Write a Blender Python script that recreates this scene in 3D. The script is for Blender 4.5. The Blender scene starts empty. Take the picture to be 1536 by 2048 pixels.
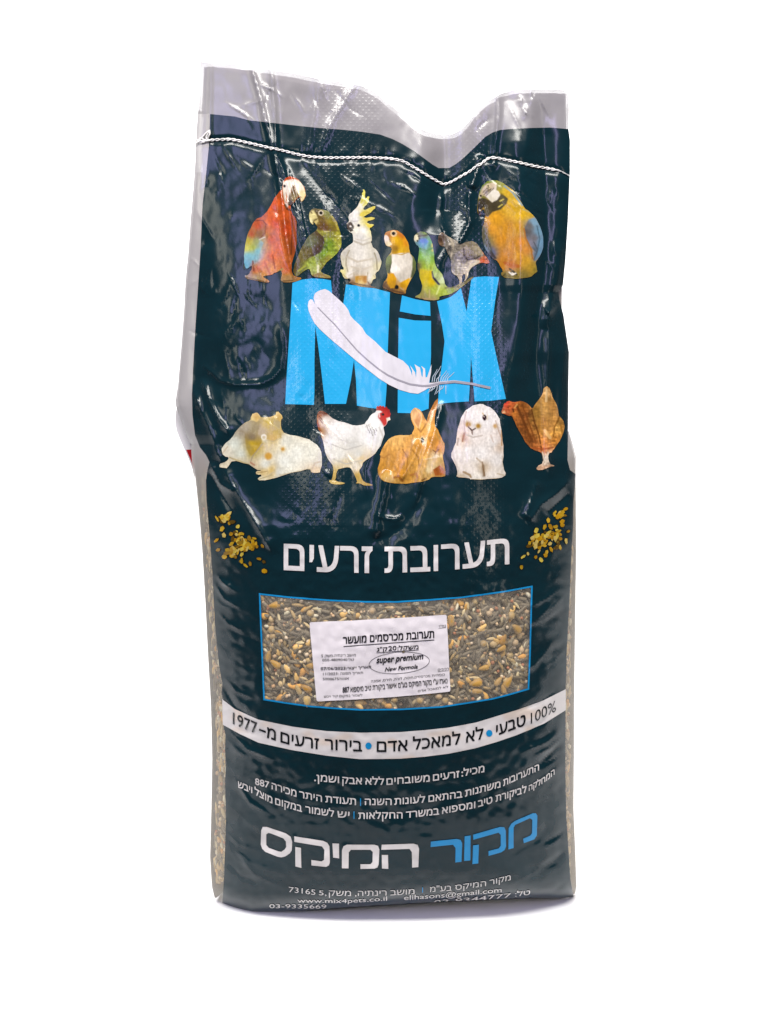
import bpy, math, random
import numpy as np
from mathutils import Vector, Matrix
from mathutils.geometry import tessellate_polygon, delaunay_2d_cdt

S = bpy.context.scene
COL = S.collection

# ------------------------------------------------------------------ camera
F = 1700.0                      # focal length in photo pixels (photo is 1536 x 2048)
PITCH = math.radians(8.0)
DIST, CAMH = 1.05, 0.69
cam_d = bpy.data.cameras.new('camera')
cam = bpy.data.objects.new('camera', cam_d)
COL.objects.link(cam)
cam.location = (0, -DIST, CAMH)
cam.rotation_euler = (math.radians(90) - PITCH, 0, 0)
cam_d.sensor_fit = 'VERTICAL'
cam_d.sensor_height = 36.0
cam_d.lens = F / 2048 * 36.0
cam_d.clip_start = 0.02
cam_d.clip_end = 100
S.camera = cam

# ------------------------------------------------------------------ world, lamps, exposure
w = bpy.data.worlds.new('World')
S.world = w
w.use_nodes = True
w.node_tree.nodes['Background'].inputs[0].default_value = (0.92, 0.93, 1.0, 1)
w.node_tree.nodes['Background'].inputs[1].default_value = 0.16


def area(name, loc, target, sx, sy, power, color=(1, 1, 1)):
    d = bpy.data.lights.new(name, 'AREA')
    d.shape = 'RECTANGLE'
    d.size, d.size_y = sx, sy
    d.energy = power
    d.color = color
    o = bpy.data.objects.new(name, d)
    COL.objects.link(o)
    o.location = loc
    o.rotation_euler = (Vector(target) - Vector(loc)).to_track_quat('-Z', 'Y').to_euler()
    return o


area('backdrop_wash', (0, 1.35, 2.9), (0, 1.9, 0.6), 4.0, 0.6, 110)  # added light with no known source, burns the backdrop out to white
area('overhead_wash', (0, -1.85, 3.7), (0, -0.10, 0), 3.2, 0.5, 228, (1.0, 0.975, 0.92))  # added flood: whitens the sweep and thins the shadow under the bag
area('left_lamp', (-1.22, -1.62, 1.85), (0, 0, 0.6), 0.54, 0.85, 12, (0.55, 0.53, 1.0))
area('left_lamp', (-1.90, -1.25, 1.90), (0, 0, 0.6), 0.26, 0.85, 5.5, (1.0, 0.97, 0.84))
area('right_lamp', (0.62, -1.70, 1.90), (0, 0, 0.6), 0.22, 0.9, 8, (0.60, 0.52, 1.0))
area('ceiling_lamp', (-0.58, -1.75, 1.72), (0, 0, 0.6), 0.16, 0.6, 3.2, (1.0, 0.96, 0.86))
area('right_lamp', (1.5, -1.7, 0.9), (0, 0, 0.45), 0.18, 1.5, 4.5, (1.0, 0.94, 0.82))  # added warm fill, offsets the bluish tint of the contact shadow

S.view_settings.view_transform = 'Standard'
S.view_settings.look = 'None'
S.view_settings.exposure = 0.06
S.view_settings.gamma = 1.0
S.view_settings.use_curve_mapping = False

# ------------------------------------------------------------------ helpers
rng = np.random.default_rng(7)
random.seed(7)


def lin(c):
    c = np.asarray(c, float)
    return np.where(c <= 0.04045, c / 12.92, ((c + 0.055) / 1.055) ** 2.4)


INK_GAIN = 0.70


def hx(h, g=1.0):
    return np.minimum(lin([int(h[i:i + 2], 16) / 255 for i in (0, 2, 4)]) * g * INK_GAIN, 0.92)


def Z(ox, oy, k, pts):
    return [(ox + p[0] / k, oy + p[1] / k) + tuple(p[2:]) for p in pts]


# ------------------------------------------------------------------ the bag's surface, measured over the photo's grid
# Every point (x, y) of the sheet is given its own depth (world Y): a filled
# lower belly, a flat sewn top, folds and creases of the loose film.
X0, Y0, STEP = 320, 96, 2
NX, NY = 440, 890
gx = X0 + STEP * np.arange(NX)
gy = Y0 + STEP * np.arange(NY)
GX, GY = np.meshgrid(gx, gy)

SIL_L = [(401, 123), (400, 180), (396, 220), (393, 260), (392, 285), (390, 330), (386, 385), (381, 440), (377, 500), (371, 560),
         (368, 620), (362, 700), (356, 770), (351, 800), (352, 812), (362, 842), (372, 870), (382, 889), (383, 910), (385, 940), (389, 970), (396, 1040),
         (401, 1100), (407, 1200), (412, 1300), (418, 1400), (421, 1480), (420, 1560), (418, 1650), (416, 1720), (421, 1775), (428, 1797), (437, 1809)]
SIL_R = [(1138, 194), (1139, 230), (1141, 280), (1141, 340), (1137, 440), (1132, 520), (1127, 570), (1118, 585), (1120, 600), (1128, 630),
         (1133, 665), (1139, 705), (1138, 760), (1137, 860), (1145, 885), (1153, 915), (1154, 960), (1155, 1000), (1156, 1100),
         (1154, 1250), (1152, 1400), (1152, 1500), (1150, 1560), (1151, 1620), (1153, 1660), (1156, 1740), (1157, 1780), (1154, 1791)]
TOP = [(401, 123), (412, 125), (455, 127), (500, 133), (545, 140), (590, 147), (640, 158), (690, 165), (725, 172), (745, 182), (760, 192),
       (780, 209), (800, 225), (830, 250), (845, 259), (860, 265), (885, 270), (905, 268), (918, 262), (930, 252), (950, 228), (962, 214), (975, 203),
       (1000, 188), (1030, 179), (1070, 178), (1115, 178), (1127, 180), (1134, 185), (1138, 194)]
BOT = [(437, 1809), (444, 1812), (470, 1822), (505, 1830), (600, 1823), (700, 1815), (800, 1809), (900, 1803), (1000, 1799), (1060, 1796),
       (1120, 1797), (1147, 1793), (1154, 1791)]
DARK_L = [(420, 228), (418, 290), (412, 350), (405, 410), (401, 500), (397, 560), (391, 650), (386, 740), (384, 790), (385, 830), (390, 870),
          (400, 895), (412, 910), (419, 924), (415, 940), (412, 960), (413, 1000), (420, 1080), (425, 1150), (430, 1250), (438, 1330),
          (445, 1370), (443, 1385), (446, 1398), (445, 1420), (446, 1447), (451, 1470), (450, 1500), (452, 1530), (450, 1560), (452, 1640), (450, 1700), (448, 1760), (444, 1812)]
DARK_R = [(1137, 258), (1140, 280), (1140, 340), (1136, 440), (1131, 520), (1126, 570), (1117, 585), (1119, 600), (1127, 630), (1132, 665), (1138, 705), (1137, 760), (1136, 868),
          (1135, 920), (1140, 940), (1151, 948), (1150, 970), (1147, 1000), (1146, 1060), (1143, 1100), (1140, 1180), (1137, 1240), (1133, 1310),
          (1133, 1345), (1131, 1378), (1131, 1420), (1131, 1500), (1131, 1560), (1133, 1640), (1137, 1700), (1141, 1760), (1147, 1793)]
DARK_T = [(420, 228), (440, 230), (470, 233), (500, 241), (530, 244), (565, 248), (600, 252), (640, 256), (680, 259), (720, 263), (760, 269),
          (785, 278), (805, 288), (828, 302), (850, 318), (865, 329), (877, 336), (898, 336), (912, 328), (928, 315), (950, 294), (970, 274), (985, 265),
          (1000, 260), (1020, 258), (1060, 256), (1100, 255), (1137, 258)]


def ip(pts, v, axis=1):
    a = np.array(pts, float)
    k = a[:, axis]
    o = np.argsort(k, kind='stable')
    return np.interp(v, k[o], a[o, 1 - axis])


def gnoise(sx, sy, seed):
    r = np.random.default_rng(seed).standard_normal((NY, NX))
    fy = np.fft.fftfreq(NY)[:, None]
    fx = np.fft.fftfreq(NX)[None, :]
    k = np.exp(-2 * (math.pi ** 2) * ((fx * sx / STEP) ** 2 + (fy * sy / STEP) ** 2))
    n = np.real(np.fft.ifft2(np.fft.fft2(r) * k))
    return n / n.std()


def pdist(pts, px=GX, py=GY):
    """distance to a polyline and position along it (0..1)"""
    best = np.full(px.shape, 1e9)
    along = np.zeros(px.shape)
    a = np.array(pts, float)
    L = np.hypot(*(a[1:] - a[:-1]).T)
    tot = L.sum()
    acc = 0
    for i in range(len(a) - 1):
        d = a[i + 1] - a[i]
        t = np.clip(((px - a[i, 0]) * d[0] + (py - a[i, 1]) * d[1]) / (L[i] ** 2), 0, 1)
        q = np.hypot(px - a[i, 0] - t * d[0], py - a[i, 1] - t * d[1])
        m = q < best
        best = np.where(m, q, best)
        along = np.where(m, (acc + t * L[i]) / tot, along)
        acc += L[i]
    return best, along


def inside(poly, px, py):
    a = np.array([p[:2] for p in poly], float)
    r = np.zeros(px.shape, bool)
    j = len(a) - 1
    for i in range(len(a)):
        c = ((a[i, 1] > py) != (a[j, 1] > py)) & (px < (a[j, 0] - a[i, 0]) * (py - a[i, 1]) / (a[j, 1] - a[i, 1] + 1e-12) + a[i, 0])
        r ^= c
        j = i
    return r


def sdist(poly, px, py):
    d, _ = pdist(list(poly) + [poly[0]], px, py)
    return np.where(inside(poly, px, py), d, -d)


def sm(a, b, v):
    t = np.clip((v - a) / (b - a), 0, 1)
    return t * t * (3 - 2 * t)


def ridge(pts, amp, wd, p=1.2, taper=0.12):
    d, t = pdist(pts)
    e = np.clip(np.minimum(t, 1 - t) / taper, 0, 1) if taper else 1
    return amp * np.exp(-(d / wd) ** p) * e


def build_depth():
    L, R = ip(SIL_L, GY), ip(SIL_R, GY)
    xc, hw = (L + R) / 2, (R - L) / 2
    s = np.clip(np.abs(GX - xc) / hw, 0, 1)
    A = np.interp(GY, [100, 300, 600, 820, 950, 1080, 1250, 1500, 1650, 1740, 1790, 1830],
                  [.010, .022, .044, .064, .084, .099, .104, .096, .085, .074, .062, .050])
    base = np.interp(GY, [100, 300, 600, 900, 1050, 1500, 1750, 1830], [.075, .062, .045, .020, .010, .008, .014, .022])
    p = np.interp(GY, [100, 850, 1100], [4.0, 3.2, 2.6])
    prof = np.clip(1 - s ** p, 0, 1) ** np.interp(GY, [800, 1100], [.75, .62])
    b = A * prof
    # rounding under at the bottom
    yb = ip(BOT, GX, 0)
    u = np.clip((yb - GY) / 40, 0, 1)
    b = b - 0.036 * (1 - np.sqrt(np.clip(1 - (1 - u) ** 2, 0, 1)))
    H = np.zeros_like(b)
    up = sm(1120, 900, GY)                       # loose film
    lo = 1 - up
    # soft large folds, mostly vertical, of the loose upper film
    H += up * .0034 * gnoise(42, 120, 1) * sm(120, 330, GY)
    H += up * .0007 * gnoise(16, 60, 2) * sm(200, 420, GY)
    # crumpled patches at left and upper right
    pl = np.exp(-(((GX - 480) / 95) ** 2 + ((GY - 690) / 190) ** 2))
    pr = np.exp(-(((GX - 800) / 150) ** 2 + ((GY - 400) / 70) ** 2)) + np.exp(-(((GX - 1030) / 80) ** 2 + ((GY - 365) / 35) ** 2))
    pt = np.exp(-(((GX - 470) / 90) ** 2 + ((GY - 350) / 60) ** 2))
    cr = np.abs(gnoise(9, 12, 3)) + .5 * np.abs(gnoise(5, 6, 4))
    H += .0004 * cr * (pl * .8 + pr * .6 + pt * .3)
    # crisp creases of crumpled film: short, nearly straight, in a few zones
    rc = np.random.default_rng(77)
    for cx, cy, sx, sy, num, mean in ((470, 580, 60, 80, 26, 80), (480, 820, 60, 40, 14, 60), (460, 370, 40, 50, 14, 75), (740, 390, 90, 40, 18, 30), (1030, 380, 60, 25, 14, 20), (1105, 480, 16, 120, 14, 88),
                                      (640, 920, 60, 50, 10, 60), (930, 470, 40, 70, 8, 80), (400, 600, 8, 150, 12, 88), (560, 200, 100, 30, 14, 75), (1000, 230, 80, 25, 10, 80)):
        for _ in range(num):
            x, y, a = rc.normal(cx, sx), rc.normal(cy, sy), math.radians(rc.normal(mean, 28))
            l = rc.uniform(12, 45)
            bx, by = rc.uniform(-5, 5), rc.uniform(-5, 5)
            H += ridge([(x - l * math.cos(a), y - l * math.sin(a)), (x + bx, y + by), (x + l * math.cos(a), y + l * math.sin(a))], rc.choice([-1, 1]) * rc.uniform(.0005, .0017), rc.uniform(2.6, 5.5), 1.1, .45)
    H += up * .00008 * gnoise(4, 7, 5)
    # the slack pocket at the left: falls in towards the seam of the pocket, then swells out again below it
    mx = np.exp(-((GX - 480) / 92) ** 4)
    H += mx * (-.0035 * sm(620, 750, GY) + .0110 * sm(748, 880, GY) - .0075 * sm(890, 1010, GY))
    H += .0025 * np.exp(-((GX - 475) / 80) ** 4) * sm(320, 430, GY) * sm(640, 480, GY)
    # creases seen on the film
    for pts, amp, wd, pw in [
        ([(490, 60), (505, 140), (522, 200), (536, 260), (548, 310), (560, 360), (566, 420), (572, 470), (580, 520), (590, 562)], .0060, 9, 1.1),
        ([(536, 60), (543, 142), (548, 215), (551, 262), (553, 305), (566, 340), (580, 385), (596, 440), (606, 490), (618, 530)], .0045, 7, 1.1),
        ([(600, 318), (618, 345), (650, 385), (690, 430), (720, 470)], -.0018, 12, 1.4),
        ([(548, 300), (556, 360), (566, 410), (572, 470), (580, 520), (590, 566)], .0024, 3.2, 1.0),
        ([(575, 330), (596, 400), (606, 450), (618, 500), (632, 562)], .0020, 3.0, 1.0),
        ([(884, 60), (886, 180), (888, 272), (890, 340), (888, 400), (884, 470)], -.0150, 30, 1.7),
        ([(884, 380), (880, 420), (885, 455), (900, 490), (908, 505)], .0050, 6, 1.1),
        ([(945, 350), (938, 400), (940, 445), (925, 475), (910, 500)], .0050, 7, 1.1),
        ([(905, 480), (880, 520), (868, 565)], .0030, 5, 1.1),
        ([(965, 310), (950, 350), (945, 380)], .0045, 8, 1.2),
        ([(990, 100), (995, 190), (997, 230), (990, 290), (985, 350)], .0040, 8, 1.2),
        ([(405, 755), (411, 735), (425, 745), (440, 760), (470, 769), (520, 768), (545, 757), (562, 738), (566, 700), (560, 640)], .0042, 7, 1.1),
        ([(405, 757), (418, 800), (438, 840), (462, 872)], .0050, 7, 1.1),
        ([(384, 772), (398, 810), (416, 850), (428, 880), (434, 905), (448, 930)], .0050, 8, 1.1),
        ([(445, 930), (462, 965), (490, 1010), (520, 1060), (548, 1110)], .0050, 9, 1.1),
        ([(1020, 200), (1034, 320), (1042, 430), (1046, 520), (1042, 620), (1028, 720), (1018, 800), (1010, 900)], .0075, 30, 1.7),
        ([(1080, 200), (1088, 320), (1092, 420), (1092, 520), (1080, 600), (1070, 700), (1068, 800)], -.0080, 20, 1.6),
        ([(1124, 480), (1116, 560), (1100, 610), (1092, 660)], .0080, 12, 1.3),
        ([(1122, 600), (1104, 620), (1092, 628)], .0050, 7, 1.1),
        ([(1098, 640), (1096, 720), (1092, 790), (1094, 880), (1100, 960)], .0060, 9, 1.2),
        ([(1130, 690), (1124, 760), (1118, 850)], .0045, 8, 1.2),
        ([(840, 880), (828, 915), (812, 945), (800, 962)], .0040, 6, 1.1),
        ([(885, 800), (868, 870), (852, 920), (838, 975), (826, 1020)], .0040, 8, 1.2),
        ([(775, 940), (768, 990), (756, 1040), (750, 1078)], .0060, 9, 1.2),
        ([(748, 1030), (770, 1036), (790, 1040), (806, 1030)], .0026, 5, 1.1),
        ([(742, 1060), (750, 1080), (775, 1076), (806, 1054), (832, 1016), (850, 970)], -.0030, 14, 1.6),
        ([(1148, 952), (1115, 985), (1080, 1010), (1055, 1050)], .0060, 11, 1.2),
        ([(1140, 985), (1110, 1012), (1090, 1030)], -.0060, 10, 1.2),
        ([(1075, 960), (1060, 1010), (1050, 1040)], .0040, 9, 1.2),
        ([(420, 925), (440, 968), (470, 985)], .0050, 8, 1.2),
        ([(418, 940), (450, 1000), (470, 1030)], -.0050, 10, 1.2),
        ([(1070, 80), (1065, 185), (1060, 260), (1050, 320)], .0030, 14, 1.5),
        ([(655, 80), (640, 175), (625, 250), (615, 320)], .0035, 14, 1.4),
        ([(760, 80), (700, 185), (660, 250), (640, 310)], .0030, 9, 1.2),
        ([(680, 470), (668, 540), (660, 620), (668, 720)], .0020, 14, 1.5),
        ([(750, 840), (742, 900), (728, 940), (735, 1000)], .0020, 9, 1.3),
        ([(420, 300), (420, 228), (421, 180), (421, 80)], .0022, 3.5, 1.0),
    ]:
        H += ridge(pts, amp, wd, pw)
    # pull along the seam
    d, _ = pdist(THREAD)
    H -= .0022 * np.exp(-(d / 7) ** 2)
    ripple = np.sin(GX / 5.2 + 2 * gnoise(30, 30, 8))
    H += .0005 * ripple * np.exp(-((d - 14) / 9) ** 2) * (GX > 600) * (GX < 900)
    # fine slanting stretch wrinkles of the filled part, near both edges
    r = np.random.default_rng(11)
    for k in range(34):
        y = r.uniform(1140, 1760)
        ln = r.uniform(35, 110)
        x = ip(DARK_R, y) - r.uniform(-4, 25)
        c = r.uniform(.7, 1.25)
        H += ridge([(x, y), (x - ln * .45, y + ln * .42 * c), (x - ln, y + ln * .72 * c)], r.uniform(-.0024, .0026), r.uniform(4, 8), 1.4, .3)
        y = r.uniform(1140, 1760)
        ln = r.uniform(30, 110)
        x = ip(DARK_L, y) + r.uniform(-4, 20)
        H += ridge([(x, y), (x + ln * .4, y + ln * .55 * c), (x + ln, y + ln * .85 * c)], r.uniform(-.0022, .0024), r.uniform(4, 8), 1.4, .3)
    # seeds pressing against the film from inside
    H += lo * .00030 * gnoise(5, 5, 9) + lo * .0008 * gnoise(30, 25, 10)
    edge = sm(0, .10, 1 - s)
    return base - b - H * (.25 + .75 * edge)


THREAD = [(398, 286), (408, 283), (421, 281), (440, 280), (462, 279), (490, 285), (520, 292), (560, 301), (600, 311), (625, 315), (660, 317), (700, 316),
          (740, 316), (780, 318), (805, 322), (820, 331), (835, 340), (859, 355), (880, 367), (888, 370), (904, 365), (922, 354), (940, 344),
          (958, 330), (972, 320), (980, 317), (990, 316), (1015, 321), (1060, 331), (1107, 340), (1119, 342), (1130, 348), (1139, 353)]

DEP = build_depth()
CP, SP = math.cos(PITCH), math.sin(PITCH)


def ray(x, y):
    u, v = (x - 768) / F, (1024 - y) / F
    return u, CP + v * SP, -SP + v * CP


def place(x, y, dep):
    a, b, c = ray(x, y)
    t = (DIST + dep) / b
    return np.stack([a * t, -DIST + b * t, CAMH + c * t], -1)


GP = place(GX, GY, DEP)
_dx = np.gradient(GP, axis=1)
_dy = np.gradient(GP, axis=0)
GN = np.cross(_dy, _dx)
GN /= np.linalg.norm(GN, axis=2, keepdims=True)
if GN[NY // 2, NX // 2, 1] > 0:
    GN = -GN
ROOT = Vector((0, 0.06, 0))
R0 = np.array(ROOT)


def samp(G, x, y):
    fx = np.clip((np.asarray(x, float) - X0) / STEP, 0, NX - 1.001)
    fy = np.clip((np.asarray(y, float) - Y0) / STEP, 0, NY - 1.001)
    i, j = fx.astype(int), fy.astype(int)
    a, b = fx - i, fy - j
    if G.ndim == 3:
        a, b = a[:, None], b[:, None]
    return G[j, i] * (1 - a) * (1 - b) + G[j, i + 1] * a * (1 - b) + G[j + 1, i] * (1 - a) * b + G[j + 1, i + 1] * a * b


def surf(x, y, off=0.0):
    n = samp(GN, x, y)
    n = n / np.linalg.norm(n, axis=1, keepdims=True)
    return samp(GP, x, y) + n * np.reshape(off, (-1, 1)), n


DIMP = (np.exp(-((GX - np.interp(GY, [150, 500, 800, 1200], [700, 660, 625, 640])) / 70) ** 4)
        + np.exp(-((GX - np.interp(GY, [150, 500, 800, 1200], [930, 940, 985, 960])) / 45) ** 4)) * sm(1330, 1050, GY)
N_F = gnoise(1.6, 1.6, 21)
N_M = gnoise(4.5, 4.5, 22)
N_S = gnoise(1.8, 6, 23)
N_B = gnoise(14, 8, 24)


def fine(sx, sy, seed):
    n = 1024
    r = np.random.default_rng(seed).standard_normal((n, n))
    f = np.fft.fftfreq(n)
    k = np.exp(-2 * math.pi ** 2 * ((f[None, :] * sx) ** 2 + (f[:, None] * sy) ** 2))
    q = np.real(np.fft.ifft2(np.fft.fft2(r) * k))
    return q / q.std()


def fsamp(G, x, y):
    fx, fy = (x * 1.0) % 1022, (y * 1.0) % 1022
    i, j = fx.astype(int), fy.astype(int)
    a, b = fx - i, fy - j
    return G[j, i] * (1 - a) * (1 - b) + G[j, i + 1] * a * (1 - b) + G[j + 1, i] * (1 - a) * b + G[j + 1, i + 1] * a * b


F_DOT = fine(1.1, 1.1, 31)
F_FUR = fine(.9, 3.0, 32)
F_BAR = fine(3.2, .9, 33)


# ------------------------------------------------------------------ turning outlines into sheets that follow the surface
def clip_axis(poly, ax, v):
    lo, hi = [], []
    n = len(poly)
    for i in range(n):
        p, q = poly[i], poly[(i + 1) % n]
        if p[ax] <= v:
            lo.append(p)
        if p[ax] >= v:
            hi.append(p)
        if (p[ax] < v < q[ax]) or (q[ax] < v < p[ax]):
            t = (v - p[ax]) / (q[ax] - p[ax])
            m = [0, 0]
            m[ax] = v
            m[1 - ax] = p[1 - ax] + t * (q[1 - ax] - p[1 - ax])
            m = tuple(m)
            lo.append(m)
            hi.append(m)
    return lo, hi


def dice(tri, step):
    out = []
    rem = tri
    x1 = max(p[0] for p in tri)
    k = math.floor(min(p[0] for p in tri) / step) + 1
    cols = []
    while k * step < x1 - 1e-6:
        lo, rem = clip_axis(rem, 0, k * step)
        if len(lo) > 2:
            cols.append(lo)
        k += 1
    if len(rem) > 2:
        cols.append(rem)
    for c in cols:
        y1 = max(p[1] for p in c)
        k = math.floor(min(p[1] for p in c) / step) + 1
        rem = c
        while k * step < y1 - 1e-6:
            lo, rem = clip_axis(rem, 1, k * step)
            if len(lo) > 2:
                out.append(lo)
            k += 1
        if len(rem) > 2:
            out.append(rem)
    return out


def tris_of(outer, holes=()):
    loops = [[Vector((p[0], p[1], 0)) for p in l] for l in [outer, *holes]]
    flat = [p for l in loops for p in l]
    return [[(flat[i].x, flat[i].y) for i in t] for t in tessellate_polygon(loops)]


def rounded(pts, r):
    """round the corners of an outline a little"""
    out = []
    n = len(pts)
    for i in range(n):
        p, a, b = np.array(pts[i]), np.array(pts[i - 1]), np.array(pts[(i + 1) % n])
        la, lb = np.linalg.norm(a - p), np.linalg.norm(b - p)
        ra = min(r, la * .45)
        rb = min(r, lb * .45)
        A, B = p + (a - p) / la * ra, p + (b - p) / lb * rb
        for t in (0, .33, .67, 1):
            out.append(tuple((1 - t) ** 2 * A + 2 * t * (1 - t) * p + t * t * B))
    return out


def smooth(pts, n=1, closed=True):
    p = np.array(pts, float)
    for _ in range(n):
        if closed:
            q = np.roll(p, -1, 0)
            p = np.stack([p * .75 + q * .25, p * .25 + q * .75], 1).reshape(-1, 2)
        else:
            m = np.stack([p[:-1] * .75 + p[1:] * .25, p[:-1] * .25 + p[1:] * .75], 1).reshape(-1, 2)
            p = np.vstack([p[:1], m, p[-1:]])
    return [tuple(a) for a in p]


def finish(name, co, faces, mat, parent, col=None, nrm=None, uv=None, dim=None):
    me = bpy.data.meshes.new(name)
    me.from_pydata([tuple(c) for c in co], [], faces)
    me.update()
    if col is not None:
        a = me.attributes.new('ink', 'FLOAT_COLOR', 'POINT')
        c = np.ones((len(co), 4))
        col = np.broadcast_to(col, (len(co), np.shape(col)[-1]))
        c[:, :col.shape[1]] = col
        a.data.foreach_set('color', c.astype(np.float32).ravel())
    if dim is not None:
        a = me.attributes.new('emboss', 'FLOAT', 'POINT')
        a.data.foreach_set('value', dim.astype(np.float32))
    if uv is not None:
        l = me.uv_layers.new(name='UVMap')
        vi = np.zeros(len(me.loops), np.int32)
        me.loops.foreach_get('vertex_index', vi)
        l.data.foreach_set('uv', uv[vi].astype(np.float32).ravel())
    me.shade_smooth()
    if nrm is not None:
        me.normals_split_custom_set_from_vertices([tuple(v) for v in nrm])
    me.materials.append(mat)
    o = bpy.data.objects.new(name, me)
    COL.objects.link(o)
    if parent is not None:
        o.parent = parent
    return o


def sheet(name, tris, mat, parent, color, off, step=4, fit=None):
    """tris: triangles in photo pixels -> mesh lying `off` metres above the film. color: rgb, or f(x,y)->rgb(a)"""
    idx, pts, faces = {}, [], []
    lay = []
    for t in tris:
        ly = t[3] if len(t) == 4 else 0
        t = t[:3]
        ar = (t[1][0] - t[0][0]) * (t[2][1] - t[0][1]) - (t[2][0] - t[0][0]) * (t[1][1] - t[0][1])
        if abs(ar) < 1e-5:
            continue
        if ar < 0:
            t = t[::-1]
        for c in dice(t, step):
            f = []
            for p in c:
                k = (round(p[0] * 50), round(p[1] * 50), ly)
                if k not in idx:
                    idx[k] = len(pts)
                    pts.append(p)
                    lay.append(ly)
                i = idx[k]
                if not f or (f[-1] != i and f[0] != i):
                    f.append(i)
            if len(f) > 2 and len(set(f)) == len(f):
                faces.append(f[::-1])
    a = np.array(pts, float)
    x, y = a[:, 0], a[:, 1]
    P, n = surf(x, y, off + .00007 * np.array(lay))
    col = color(x, y) if callable(color) else np.array(color)
    return finish(name, P - R0, faces, mat, parent, col, n, np.stack([x, -y], 1) / 100, samp(DIMP, x, y))


# ------------------------------------------------------------------ materials
def nodes(name):
    m = bpy.data.materials.new(name)
    m.use_nodes = True
    return m, m.node_tree, m.node_tree.nodes['Principled BSDF']


def film_material(name, rough=.2, spec=.4, alpha=False, emboss=.13, crinkle=.004):
    m, t, b = nodes(name)
    N, L = t.nodes, t.links
    at = N.new('ShaderNodeAttribute')
    at.attribute_name = 'ink'
    L.new(at.outputs['Color'], b.inputs['Base Color'])
    b.inputs['Specular IOR Level'].default_value = spec
    uv = N.new('ShaderNodeUVMap')
    uv.uv_map = 'UVMap'
    # raised dots pressed into the film in staggered rows
    mp = N.new('ShaderNodeMapping')
    mp.inputs['Rotation'].default_value = (0, 0, math.radians(45))
    mp.inputs['Scale'].default_value = (11.5, 11.5, 1)
    L.new(uv.outputs[0], mp.inputs[0])
    vo = N.new('ShaderNodeTexVoronoi')
    vo.voronoi_dimensions = '2D'
    vo.inputs['Scale'].default_value = 1
    vo.inputs['Randomness'].default_value = 0.06
    L.new(mp.outputs[0], vo.inputs['Vector'])
    mr = N.new('ShaderNodeMapRange')
    mr.interpolation_type = 'SMOOTHSTEP'
    mr.inputs['From Min'].default_value = .36
    mr.inputs['From Max'].default_value = .05
    L.new(vo.outputs['Distance'], mr.inputs['Value'])
    em = N.new('ShaderNodeAttribute')
    em.attribute_name = 'emboss'
    mu = N.new('ShaderNodeMath')
    mu.operation = 'MULTIPLY'
    L.new(mr.outputs[0], mu.inputs[0])
    L.new(em.outputs['Fac'], mu.inputs[1])
    nz = N.new('ShaderNodeTexNoise')
    nz.inputs['Scale'].default_value = 9
    nz.inputs['Detail'].default_value = 4
    L.new(uv.outputs[0], nz.inputs['Vector'])
    ma = N.new('ShaderNodeMath')
    ma.operation = 'MULTIPLY_ADD'
    L.new(nz.outputs[0], ma.inputs[0])
    ma.inputs[1].default_value = crinkle / max(emboss, .01) * 6
    L.new(mu.outputs[0], ma.inputs[2])
    bp = N.new('ShaderNodeBump')
    bp.inputs['Strength'].default_value = emboss
    bp.inputs['Distance'].default_value = .0009
    L.new(ma.outputs[0], bp.inputs['Height'])
    L.new(bp.outputs[0], b.inputs['Normal'])
    # handling marks: slightly uneven gloss
    n2 = N.new('ShaderNodeTexNoise')
    n2.inputs['Scale'].default_value = 1.1
    n2.inputs['Detail'].default_value = 5
    L.new(uv.outputs[0], n2.inputs['Vector'])
    r2 = N.new('ShaderNodeMapRange')
    r2.inputs['To Min'].default_value = rough * .7
    r2.inputs['To Max'].default_value = rough * 1.35
    L.new(n2.outputs[0], r2.inputs['Value'])
    L.new(r2.outputs[0], b.inputs['Roughness'])
    if alpha:
        L.new(at.outputs['Alpha'], b.inputs['Alpha'])
    return m


INK = film_material('printed film', .18, .24)
CLEAR = film_material('hazy clear film', .22, .5, alpha=True)
PAPER = film_material('label paper', .55, .25, emboss=.05, crinkle=.03)


def plain(name, rough, spec=.4, bump=0, scale=400):
    m, t, b = nodes(name)
    at = t.nodes.new('ShaderNodeAttribute')
    at.attribute_name = 'ink'
    t.links.new(at.outputs['Color'], b.inputs['Base Color'])
    b.inputs['Roughness'].default_value = rough
    b.inputs['Specular IOR Level'].default_value = spec
    if bump:
        tc = t.nodes.new('ShaderNodeTexCoord')
        nz = t.nodes.new('ShaderNodeTexNoise')
        nz.inputs['Scale'].default_value = scale
        bp = t.nodes.new('ShaderNodeBump')
        bp.inputs['Strength'].default_value = bump
        bp.inputs['Distance'].default_value = .0006
        t.links.new(tc.outputs['Object'], nz.inputs['Vector'])
        t.links.new(nz.outputs[0], bp.inputs['Height'])
        t.links.new(bp.outputs[0], b.inputs['Normal'])
    return m


GRAIN = plain('seed husk', .55, .35, .5, 900)
COTTON = plain('cotton thread', .9, .1, .6, 2500)
m, t, b = nodes('white paper')
b.inputs['Base Color'].default_value = (.9, .9, .9, 1)
b.inputs['Roughness'].default_value = .9
b.inputs['Specular IOR Level'].default_value = .05
WHITE = m

# ------------------------------------------------------------------ the white sweep the bag stands on
prof = [(-.26, 0), (-.1, 0), (.6, 0), (1.5, 0)]
for k in range(1, 13):
    a = math.pi / 2 * k / 12
    prof.append((1.5 + .7 * math.sin(a), .7 - .7 * math.cos(a)))
prof += [(2.2, 1.4), (2.2, 3.6)]
co, fa = [], []
for yy, zz in prof:
    co += [(-9, yy, zz), (9, yy, zz)]
for k in range(len(prof) - 1):
    fa.append((2 * k, 2 * k + 1, 2 * k + 3, 2 * k + 2))
bd = finish('backdrop', np.array(co), fa, WHITE, None)
bd['kind'] = 'structure'

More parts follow.
